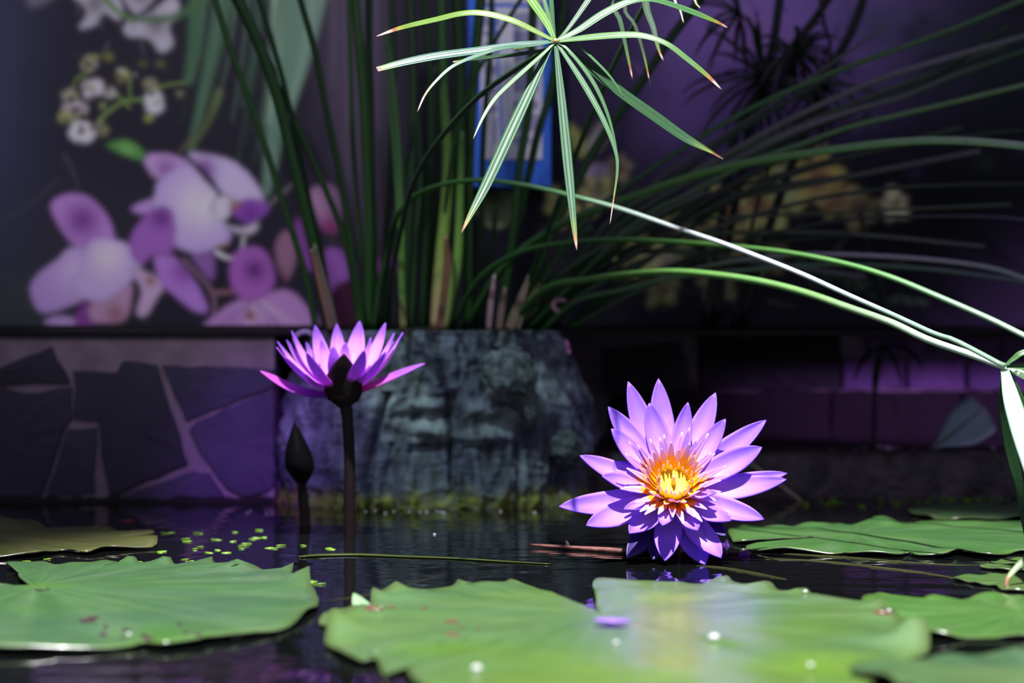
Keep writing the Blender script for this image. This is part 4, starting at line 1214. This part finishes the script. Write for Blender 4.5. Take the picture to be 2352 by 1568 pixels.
padS2 = lily_pad('lily_pad', 'thin half-sunk green pad sliver beside the long split pad', (2400, 1294),
                 [(2250, 1298), (2270, 1291), (2310, 1283), (2352, 1280), (2460, 1282), (2600, 1294), (2460, 1308), (2352, 1307), (2290, 1304)],
                 z=0.0016, col=C(84, 126, 66), seed=9, wave=0.0005, dens=110)
padT = lily_pad('lily_pad', 'small torn pad piece wedged between the two large pads', (775, 1413),
                [(734, 1428), (745, 1408), (775, 1398), (820, 1392), (835, 1408), (800, 1428), (765, 1436)], z=0.002, col=C(104, 140, 70), seed=10, wave=0.0005, dens=70)

# ------------------------------------------------------------------ lily petals
def petal(name, base, tip, width, n_hint, parent, colf, cup=0.30, bow=0.10, nu=18, nv=8, mat=None, base_w=0.45, peak=0.5, solid=0.0006, twist=0.0, sharp=0.85, bcurl=0.0):
    base, tip = Vector(base), Vector(tip)
    ax = tip - base
    L_ = ax.length
    t = ax.normalized()
    nn = Vector(n_hint)
    nn = (nn - t * nn.dot(t)).normalized()
    s = t.cross(nn).normalized()
    if twist:
        rot = Matrix.Rotation(twist, 3, t)
        nn, s = rot @ nn, rot @ s
    verts_, cols_ = [], []
    sd = R.uniform(0, 50)
    for i in range(nu + 1):
        u = i / nu
        if u < peak:
            k = sstep(0, peak, u)
            w = base_w + (1 - base_w) * math.sin(k * math.pi / 2)
        else:
            k = (u - peak) / (1 - peak)
            w = max(0.0, 1 - k ** 2.1) ** sharp
        w = max(w, 0.02) * width * 0.5
        c = base + ax * u + nn * (-bow * L_ * math.sin(math.pi * u)) + nn * (bcurl * L_ * max(0, u - .6) ** 2)
        for j in range(nv + 1):
            v_ = -1 + 2 * j / nv
            off = cup * w * (v_ * v_) + 0.03 * w * fbm((u * 4 + sd, v_ * 1.5, sd))* 2
            p = c + s * (v_ * w) + nn * off
            verts_.append(p)
            cols_.append(colf(u, v_))
    faces_ = []
    for i in range(nu):
        for j in range(nv):
            a = i * (nv + 1) + j
            faces_.append((a, a + 1, a + nv + 2, a + nv + 1))
    return mk(name, verts_, faces_, mat or M['petal'], parent, cols_, solid=solid)


# open lily facing the camera ------------------------------------------------
FC = P(1545, 1122, 1.29)
ELEV = math.radians(35)
FN = Vector((0, -math.cos(ELEV), math.sin(ELEV)))
FU = Vector((1, 0, 0))
FV = FN.cross(FU) * -1
if FV.z < 0: FV = -FV
lily = empty('water_lily', (FC.x, FC.y + .01, 0), 'fully open lavender water lily with golden centre facing out over the pads', 'flower', None)
CAMP = Vector((0, 0, CH))


def on_plane(px, py, hh):
    d = P(px, py, 1.0) - CAMP
    t = (FC + FN * hh - CAMP).dot(FN) / d.dot(FN)
    return CAMP + d * t


LAV, LAVD, LAVW, LAVP = C(194, 142, 250), C(146, 100, 244), C(234, 200, 252), C(226, 168, 246)


def colA(u, v_):
    c = mixc(LAVP, LAV, sstep(.15, .6, u))
    c = mixc(c, LAVD, sstep(.62, 1.0, u) * .75 + .15 * abs(v_) * sstep(.3, .8, u))
    c = mixc(c, LAVW, .5 * math.exp(-((u - .5) / .25) ** 2 - (v_ / .6) ** 2))
    return mixc(c, C(236, 190, 210), sstep(.2, .0, u) * .7)


def colB(u, v_):
    c = mixc(LAV, LAVD, sstep(.3, 1.0, u) * .8)
    return mixc(c, LAVW, .25 * math.exp(-((u - .4) / .3) ** 2 - (v_ / .7) ** 2))


tips = [  # crop x, crop y, width, plane height, colour
    (505, 350, 150, .004, colB), (688, 333, 155, .004, colB), (1028, 417, 150, .004, colB), (1333, 582, 150, .004, colB), (1460, 900, 120, .000, colB), (1320, 1178, 150, .003, colB), (90, 1100, 165, .003, colB),
    (725, 1428, 165, .004, colB), (965, 1452, 180, .0005, colB), (430, 830, 110, .001, colB),
    (385, 503, 145, .010, colA), (1087, 577, 140, .013, colA), (1307, 747, 160, .011, colA), (1455, 938, 150, .009, colA), (215, 795, 150, .009, colA), (253, 1215, 155, .009, colA), (1063, 1408, 160, .007, colA),
    (405, 635, 145, .014, colA), (630, 482, 145, .013, colA), (865, 478, 125, .013, colA), (350, 920, 135, .017, colA), (513, 1262, 150, .014, colA), (1118, 1187, 125, .016, colA), (918, 1245, 130, .016, colA),
    (712, 1215, 95, .019, colA), (480, 1118, 80, .020, colA), (1030, 1020, 80, .020, colA),
]
for (cx, cy, w, hh, cf) in tips:
    px, py = 1250 + cx / 2.614, 740 + cy / 2.614
    tp = on_plane(px, py, hh)
    rad = tp - FC
    rad = (rad - FN * rad.dot(FN)).normalized()
    bs = FC + rad * 0.006 - FN * 0.002 + FN * hh * .2
    petal('petal', bs, tp, w / 2.614 / FPX * 1.28, FN, lily, cf, cup=R.uniform(.22, .4), bow=R.uniform(.06, .12), base_w=.4, peak=R.uniform(.48, .58), twist=R.uniform(-.15, .15), bcurl=-.1)
# sepals below, the shadow on their backs put into the navy colour
NAVY = C(58, 44, 104)
for (px, py, w, hh) in [(1440, 1282, 62, -.006), (1500, 1290, 60, -.006), (1668, 1230, 60, -.006), (1780, 1085, 50, -.004)]:
    tp = on_plane(px, py, hh)
    tp.z = max(tp.z, 0.002)
    petal('sepal', FC - FN * .006, tp, w / FPX * 1.3, FN, lily, lambda u, v_: mixc(C(52, 40, 84), NAVY, u), mat=M['dark_plant'], cup=.3, bow=.1)
# receptacle cone + stem into the water
tube('stem', [FC - FN * .003, FC - FN * .012 + Vector((0, 0, -.004)), Vector((FC.x + .002, FC.y + .022, .006)), Vector((FC.x + .004, FC.y + .03, -.02))], [.006, .0055, .004, .004], M['dark_plant'], lily, lambda t: C(70, 50, 60), seg=10)
# golden disc
vv, ff, cl = [], [], []
nr, na = 8, 40
for j in range(nr + 1):
    r = .0092 * j / nr
    for i in range(na):
        a = 2 * math.pi * i / na
        hgt = .0062 + .0010 * (j / nr) ** 2 + .0006 * math.cos(a * 18) * (j / nr)
        p = FC + (FU * math.cos(a) + FV * math.sin(a)) * r + FN * (hgt if j < nr else -.001)
        vv.append(p)
        cl.append(mixc(C(255, 232, 70), C(255, 204, 20), .5 + .5 * math.cos(a * 18)))
for j in range(nr):
    for i in range(na):
        ff.append((j * na + i, j * na + (i + 1) % na, (j + 1) * na + (i + 1) % na, (j + 1) * na + i))
mk('stigma_disc', vv, ff, M['stamen'], lily, cl)
tube('pistil', [FC + FN * .002, FC + FN * .008, FC + FN * .0125 + FV * .0008], [.0018, .0013, .0007], M['stamen'], lily, lambda t: mixc(C(255, 210, 50), C(250, 220, 190), sstep(.5, 1, t)), seg=8)


def stamen(phi, rb, lean, length, w, incurve, tipc, midc, basec, tipstart):
    rdir = FU * math.cos(phi) + FV * math.sin(phi)
    b0 = FC + rdir * rb + FN * .001
    d0 = FN * math.cos(lean) + rdir * math.sin(lean)
    d1 = (d0 - rdir * incurve).normalized()
    pts = [b0, b0 + d0 * length * .35, b0 + d0 * length * .6 + d1 * length * .1, b0 + d0 * length * .6 + d1 * length * .4]
    def cf(t, e): return mixc(mixc(basec, midc, t * 1.6), tipc, sstep(tipstart, tipstart + .18, t))
    ribbon('stamen', pts, [w, w * 1.15, w * .8, w * .22], M['stamen'], lily, cf, hint=tuple(-rdir * .8 + FN * .5), fold=.3, thick=.0005, samples=9)


YEL, ORA = C(255, 222, 50), C(250, 170, 24)
PKT = C(250, 200, 235)
for k in range(30):      # outermost, long and spreading, lavender tips
    stamen(2 * math.pi * k / 30 + R.uniform(-.1, .1), .0085, R.uniform(.78, 1.02), R.uniform(.022, .030), .0040, -.1, mixc(LAV, PKT, R.uniform(0, .6)), ORA, ORA, .42)
for k in range(24):
    stamen(2 * math.pi * (k + .5) / 24 + R.uniform(-.1, .1), .0080, R.uniform(.5, .72), R.uniform(.016, .022), .0038, .1, mixc(PKT, LAV, R.uniform(0, .3)), ORA, YEL, .52)
for k in range(20):
    stamen(2 * math.pi * (k + .2) / 20 + R.uniform(-.1, .1), .0072, R.uniform(.25, .45), R.uniform(.010, .015), .0024, .5, PKT, YEL, YEL, .66)
for k in range(9):
    stamen(2 * math.pi * k / 9, .0080, R.uniform(.1, .3), R.uniform(.007, .009), .0018, .5, C(252, 222, 200), YEL, YEL, .74)

# lily seen from the side, on a tall stem ------------------------------------
LY = 1.42
LB = P(785, 912, LY)
side = empty('water_lily', P(803, HY + K / LY, LY), 'violet water lily held high on a dark stem before the stump', 'flower')


def sp(cx, cy, dY): return P(570 + cx / 5.407, 710 + cy / 5.407, LY + dY)


LPK, LPV, LPW = C(238, 156, 255), C(176, 92, 250), C(250, 206, 255)


def colS(u, v_):
    c = mixc(C(246, 120, 240), LPK, sstep(.1, .5, u))
    c = mixc(c, LPW, .6 * math.exp(-((u - .6) / .25) ** 2))
    return mixc(c, C(150, 90, 245), sstep(.72, 1.0, u) * .8 + .1 * abs(v_))


def colO(u, v_):
    c = mixc(C(214, 92, 226), C(186, 104, 236), sstep(.1, .8, u))
    return mixc(c, C(200, 160, 235), .35 * max(0, fbm((u * 9, v_ * 3, 2))))


UP = Vector((0, 0, 1))
sides = [(830, 195, 195, .035, colS), (1100, 175, 175, .040, colS), (1385, 145, 215, .035, colS), (1705, 170, 190, .028, colS), (1815, 295, 130, .015, colS), (1922, 288, 150, .006, colS),
         (540, 265, 120, .020, colS), (362, 398, 140, .010, colS), (478, 380, 130, .022, colS), (560, 340, 110, .028, colS), (352, 470, 110, -.004, colO), (905, 372, 150, .018, colS), (720, 405, 120, .030, colS), (1205, 410, 150, .012, colS), (1522, 350, 120, .012, colS), (1805, 400, 120, .000, colS),
         (450, 580, 170, -.018, colO), (722, 528, 175, -.024, colO), (1058, 452, 160, -.014, colO), (1442, 500, 170, -.024, colO), (1712, 520, 180, -.018, colO)]
for (cx, cy, w, dY, cf) in sides:
    tp = sp(cx, cy, dY)
    rad = Vector((tp.x - LB.x, tp.y - LB.y, 0))
    rdir = rad.normalized() if rad.length > 1e-5 else Vector((0, 1, 0))
    bs = LB + rdir * .004 + UP * .002
    nh = -rdir + UP * .5
    petal('petal', bs, tp, 1.22 * w / 5.407 / FPX * LY, nh, side, cf, cup=.35, bow=.10, base_w=.42, peak=.48)
DKS = C(30, 14, 26)  # unlit look of the sepals put into a near-black colour
petal('sepal', LB + Vector((-.003, -.002, 0)), sp(150, 765, -.004), 190 / 5.407 / FPX * LY, UP - Vector((0, .5, 0)), side, lambda u, v_: mixc(C(120, 60, 170), C(225, 110, 235), sstep(.2, .8, u)), cup=.5, bow=.12, base_w=.6)
petal('sepal', LB + Vector((.003, -.002, 0)), sp(2198, 672, .002), 165 / 5.407 / FPX * LY, UP - Vector((0, .5, 0)), side, lambda u, v_: mixc(C(200, 80, 150), C(170, 96, 210), sstep(.1, .8, u)), cup=.5, bow=.02, base_w=.5)
petal('sepal', LB + Vector((0.001, -.005, -.003)), sp(1190, 548, -.020), 470 / 5.407 / FPX * LY, Vector((0, 1, .3)), side, lambda u, v_: DKS, mat=M['dark_plant'], cup=.25, bow=.08, base_w=.8, peak=.28, sharp=1.05)
petal('sepal', LB + Vector((0, .005, -.002)), sp(1300, 640, .040), 230 / 5.407 / FPX * LY, Vector((0, -1, .3)), side, lambda u, v_: DKS, mat=M['dark_plant'], cup=.3, bow=.06, base_w=.8, peak=.3)
# calyx cup
prof = [(.0036, 935), (.0052, 930), (.0082, 922), (.0098, 912), (.0090, 902), (.004, 898)]
vv, ff = [], []
for (r, py) in prof:
    c_ = P(790, py, LY)
    for i in range(24):
        a = 2 * math.pi * i / 24
        vv.append((c_.x + r * math.cos(a), c_.y + r * math.sin(a), c_.z))
for j in range(len(prof) - 1):
    for i in range(24):
        ff.append((j * 24 + i, j * 24 + (i + 1) % 24, (j + 1) * 24 + (i + 1) % 24, (j + 1) * 24 + i))
mk('calyx', vv, ff, M['dark_plant'], side, [C(34, 18, 22)] * len(vv))
tube('stem', [P(792, 925, LY), P(798, 960, LY), P(803, 1060, LY), P(803, 1160, LY), P(803, 1245, LY)], [.0042, .0036, .0035, .0036, .0036], M['dark_plant'], side, lambda t: C(30, 20, 20), seg=12)

# closed bud -------------------------------------------------------------------
BYD = 1.50
bud = empty('lily_bud', P(700, HY + K / BYD, BYD), 'closed dark pointed lily bud on a short stem', 'flower bud')
prof = [(966, .2), (975, 4), (990, 11), (1010, 19), (1035, 28), (1060, 32), (1080, 30), (1095, 22), (1106, 14), (1112, 9)]
vv, ff = [], []
for k, (py, hw) in enumerate(prof):
    cxp = 676 + (py - 966) * .12
    c_ = P(cxp, py, BYD)
    for i in range(28):
        a = 2 * math.pi * i / 28
        r = hw / FPX * BYD * (1 + .06 * math.cos(4 * a))
        vv.append((c_.x + r * math.cos(a), c_.y + r * math.sin(a), c_.z))
for j in range(len(prof) - 1):
    for i in range(28):
        ff.append((j * 28 + i, j * 28 + (i + 1) % 28, (j + 1) * 28 + (i + 1) % 28, (j + 1) * 28 + i))
mk('closed_sepals', vv, ff, M['dark_plant'], bud, [C(13, 11, 14)] * len(vv))
tube('stem', [P(693, 1106, BYD), P(696, 1140, BYD), P(700, 1180, BYD), P(702, 1215, BYD)], [.0028, .0034, .0036, .0036], M['dark_plant'], bud, lambda t: C(16, 13, 13), seg=10)

# ------------------------------------------------------------------ floating and fallen bits
def floater(name, label, cat, pts, rpx, mat, col, z=0.0, group=None, samples=None, flat=False, hint=(0, 0, 1)):
    q = [Wt(x, y, z) for x, y in pts]
    if flat:
        o = ribbon(name, q, [r / FPX * p.y for r, p in zip(rpx, q)], mat, None, lambda t, e: col, hint=hint, fold=.1, thick=.0008, samples=samples)
    else:
        o = tube(name, q, [r * .5 / FPX * p.y for r, p in zip(rpx, q)], mat, None, lambda t: col, seg=8, samples=samples)
    return tag(o, label, cat, group)


floater('floating_blade', 'long narrow green leaf blade floating on the open water', 'leaf', [(688, 1277), (740, 1273), (820, 1272), (920, 1276), (1050, 1281), (1160, 1288), (1265, 1294)], (12, 34, 34, 24, 20, 16, 5), M['sedge_leaf'], C(70, 84, 32), z=.0008, flat=True)
tw = empty('twig', Wt(1310, 1260), 'reddish brown floating twig pointing at the open lily', 'twig')
tube('stick', [Wt(x, y, .0015) for x, y in [(1212, 1250), (1260, 1254), (1320, 1258), (1380, 1262), (1428, 1266)]], [.0005, .0010, .0012, .0016, .0019], M['wood'], tw, lambda t: mixc(C(112, 72, 62), C(128, 82, 74), t), seg=9)
tube('stub', [Wt(1305, 1257, .001), P(1303, 1248, Wt(1305, 1257).y), P(1300, 1243, Wt(1305, 1257).y)], [.0012, .0011, .0006], M['wood'], tw, lambda t: C(50, 40, 28), seg=7)
OL = C(46, 50, 22)
floater('sunken_stalk', 'olive lily stalk just breaking the surface beside the long split pad', 'stalk', [(1700, 1266), (1820, 1275), (1950, 1283), (2150, 1298), (2300, 1300)], (7, 9, 10, 9, 5), M['stalk'], OL, z=-.0006)
floater('sunken_stalk', 'olive lily stalk afloat in the widest dark water gap', 'stalk', [(1745, 1284), (1880, 1292), (2029, 1308), (2140, 1322), (2239, 1340)], (8, 12, 13, 12, 9), M['stalk'], OL, z=-.0008)
floater('sunken_stalk', 'short thick olive stalk under the lowest petal of the open lily', 'stalk', [(1600, 1302), (1658, 1308), (1730, 1320), (1806, 1334)], (9, 14, 15, 10), M['stalk'], C(38, 42, 16), z=-.0008)
floater('sunken_stalk', 'dull brown stalk lying in the water between the two large pads', 'stalk', [(730, 1385), (800, 1378), (900, 1358), (1000, 1328), (1080, 1318)], (10, 14, 14, 10, 5), M['stalk'], C(30, 29, 18), z=-.001)
sw = tube('straw', [P(1700, 1046, 1.69), P(1770, 1098, 1.682), P(1842, 1151, 1.672)], [.0012, .0014, .0011], M['wood'], None, lambda t: C(176, 160, 132), seg=7)
tag(sw, 'pale dry straw leaning from the kerb into the water', 'straw')

# curled petal scrap on the water right of the lily
ps = petal('fallen_petal', Wt(1660, 1248, .001), Wt(1716, 1262, .004), .012, UP, None, lambda u, v_: mixc(C(70, 40, 120), C(190, 110, 240), u), cup=.9, bow=.25)
tag(ps, 'curled violet petal scrap floating beside the open lily', 'petal')

# fallen leaf leaning on the kerb
lf = empty('fallen_leaf', P(2145, 1036, 1.735), 'blue-green fallen leaf tilted up on the kerb', 'leaf')
petal('blade', P(2140, 1030, 1.735), P(2270, 945, 1.73), 104 / FPX * 1.73, Vector((-.3, -.9, .3)), lf, lambda u, v_: mixc(mixc(C(120, 150, 160), C(186, 204, 226), .5 + .5 * v_), C(150, 120, 96), sstep(.93, 1, u) * .8), mat=M['pad'], cup=.25, bow=.05, base_w=.08, peak=.86, sharp=.35, solid=.0008)
tube('midrib', [P(2136, 1034, 1.734), P(2200, 985, 1.733), P(2262, 934, 1.729)], [.0011, .0008, .0003], M['wood'], lf, lambda t: C(110, 120, 110), seg=6)
rl_ = petal('fallen_leaf', Wt(235, 1205, .001), Wt(305, 1190, .002), .018, UP, None, lambda u, v_: C(92, 34, 44), mat=M['dark_plant'], cup=.4, bow=.2)
tag(rl_, 'dark red fallen leaf floating below the slate wall', 'leaf')
pk = petal('fallen_petal', P(1300, 780, 1.618), P(1308, 812, 1.604), .0028, Vector((0, -1, .2)), None, lambda u, v_: C(216, 140, 200), cup=.3, bow=.1)
tag(pk, 'tiny pink petal stuck on the shoulder of the stump', 'petal')

fp = petal('fallen_petal', Wt(1366, 1424, .0062), Wt(1448, 1428, .0062), .012, UP, None, lambda u, v_: mixc(C(190, 160, 230), C(150, 110, 200), abs(v_)), cup=.25, bow=.06)
tag(fp, 'pale lilac petal lying at the notch of the broad wet pad', 'petal')
petal('curled_rim', Wt(868, 1400, .004), P(812, 1362, Wt(868, 1400).y + .01), .010, Vector((0, -.6, .8)), padF, lambda u, v_: C(150, 190, 140), mat=M['pad'], cup=.5, bow=.2)
# pebbles and crumbs on the kerb
def blob(name, c, r, mat, col, label, cat, group=None, squash=.7, seed=0.0, n=10):
    vv, ff = [], []
    for j in range(n // 2 + 1):
        for i in range(n):
            th, ph = math.pi * j / (n // 2), 2 * math.pi * i / n
            d = Vector((math.sin(th) * math.cos(ph), math.sin(th) * math.sin(ph), math.cos(th) * squash))
            k = 1 + .3 * fbm((d.x * 1.5 + seed, d.y * 1.5, d.z * 1.5))
            vv.append(c + d * r * k)
    for j in range(n // 2):
        for i in range(n):
            ff.append((j * n + i, (j + 1) * n + i, (j + 1) * n + (i + 1) % n, j * n + (i + 1) % n))
    o = mk(name, vv, ff, mat, None, [col] * len(vv) if col else None)
    return tag(o, label, cat, group)


for k, (px, r) in enumerate([(1965, .0018), (1985, .0022), (2020, .0034), (2038, .0042), (2048, .003), (2062, .0024), (1912, .0016), (2280, .0026), (1880, .0014), (2100, .0016)]):
    Yk = 1.725 + .01 * (k % 3)
    x = (px - CX) / FPX * Yk
    blob('pebble', Vector((x, Yk, zk + r * .45)), r, M['wood'], C(150, 128, 160) if r > .0025 else C(110, 96, 120), 'small pale pebble lying on the wet kerb', 'pebble', 'pebbles on the kerb', seed=k * 3.1)

# duckweed
dw = [(430, 1241), (427, 1235), (455, 1222), (497, 1237), (500, 1261), (520, 1267), (535, 1241), (560, 1250), (566, 1246), (555, 1257), (590, 1233), (607, 1232), (618, 1256), (630, 1257), (645, 1250), (697, 1250), (480, 1267), (368, 1266), (372, 1264), (425, 1282), (440, 1286), (318, 1287), (553, 1295), (760, 1259), (755, 1257), (718, 1334), (733, 1338), (710, 1331), (580, 1236), (540, 1220), (60, 1287), (108, 1281), (460, 1253), (448, 1258), (380, 1222), (395, 1221), (595, 1215), (342, 1255)]
for k, (px, py) in enumerate(dw):
    c = Wt(px, py, .0008)
    vv, ff = [], []
    n = 12
    ang0 = R.uniform(-.5, .5)
    a_, b_ = R.uniform(.0014, .0036), R.uniform(.0008, .0016)
    for z_ in (.0005, -.0002):
        for i in range(n):
            a = 2 * math.pi * i / n
            x, y = a_ * math.cos(a), b_ * math.sin(a) * (1 + .2 * math.cos(a))
            vv.append((c.x + x * math.cos(ang0) - y * math.sin(ang0), c.y + x * math.sin(ang0) + y * math.cos(ang0), z_ + .00025 * math.cos(a + k)))
    ff = [tuple(range(n)), tuple(range(2 * n - 1, n - 1, -1))] + [(i, n + i, n + (i + 1) % n, (i + 1) % n) for i in range(n)]
    tag(mk('duckweed', vv, ff, M['duckweed']), 'tiny bright green duckweed frond floating below the slate wall', 'duckweed', 'duckweed on the water')
# algae specks along the kerb
for k in range(46):
    px, py = R.uniform(1850, 2340), R.uniform(1143, 1166)
    if py > 1152 and px > 2080: py = R.uniform(1143, 1150)
    c = Wt(px, py, .0006)
    blob('duckweed', c, R.uniform(.0012, .0028), M['duckweed'], None, 'green duckweed speck gathered along the wet kerb', 'duckweed', 'duckweed along the kerb', squash=.3, seed=k, n=8)

# drops and bubbles
def drop(px, py, rpx, z, label, group):
    c = Wt(px, py, z)
    r = rpx / FPX * c.y
    vv, ff = [], []
    n = 16
    for j in range(9):
        for i in range(n):
            th, ph = math.pi * j / 8, 2 * math.pi * i / n
            vv.append((c.x + r * math.sin(th) * math.cos(ph), c.y + r * math.sin(th) * math.sin(ph), c.z + r * .4 + r * .75 * math.cos(th)))
    for j in range(8):
        for i in range(n):
            ff.append((j * n + i, (j + 1) * n + i, (j + 1) * n + (i + 1) % n, j * n + (i + 1) % n))
    tag(mk('water_drop', vv, ff, M['drop']), label, 'water drop', group)


for a in [(1640, 1470, 13), (1095, 1540, 12), (2042, 1404, 5), (2026, 1408, 4), (1850, 1360, 5), (1415, 1478, 6), (1862, 1530, 7)]:
    drop(*a, .0040, 'clear water drop standing on the broad wet pad', 'drops on the broad pad')
for a in [(296, 1458, 5), (535, 1465, 5), (548, 1464, 5)]:
    drop(*a, .0040 if a[0] < 400 else 0.0, 'clear water drop by the rim of the holed pad', 'drops by the holed pad')
for px in (568, 612, 575, 840, 862, 885, 905, 940, 965, 980, 1003, 1012, 1020, 1150, 1228, 998):
    drop(px, R.uniform(1172, 1180) if px != 998 else 1228, R.uniform(2.5, 4.0), 0.0, 'tiny air bubble on the water near the stump foot', 'bubbles on the water')
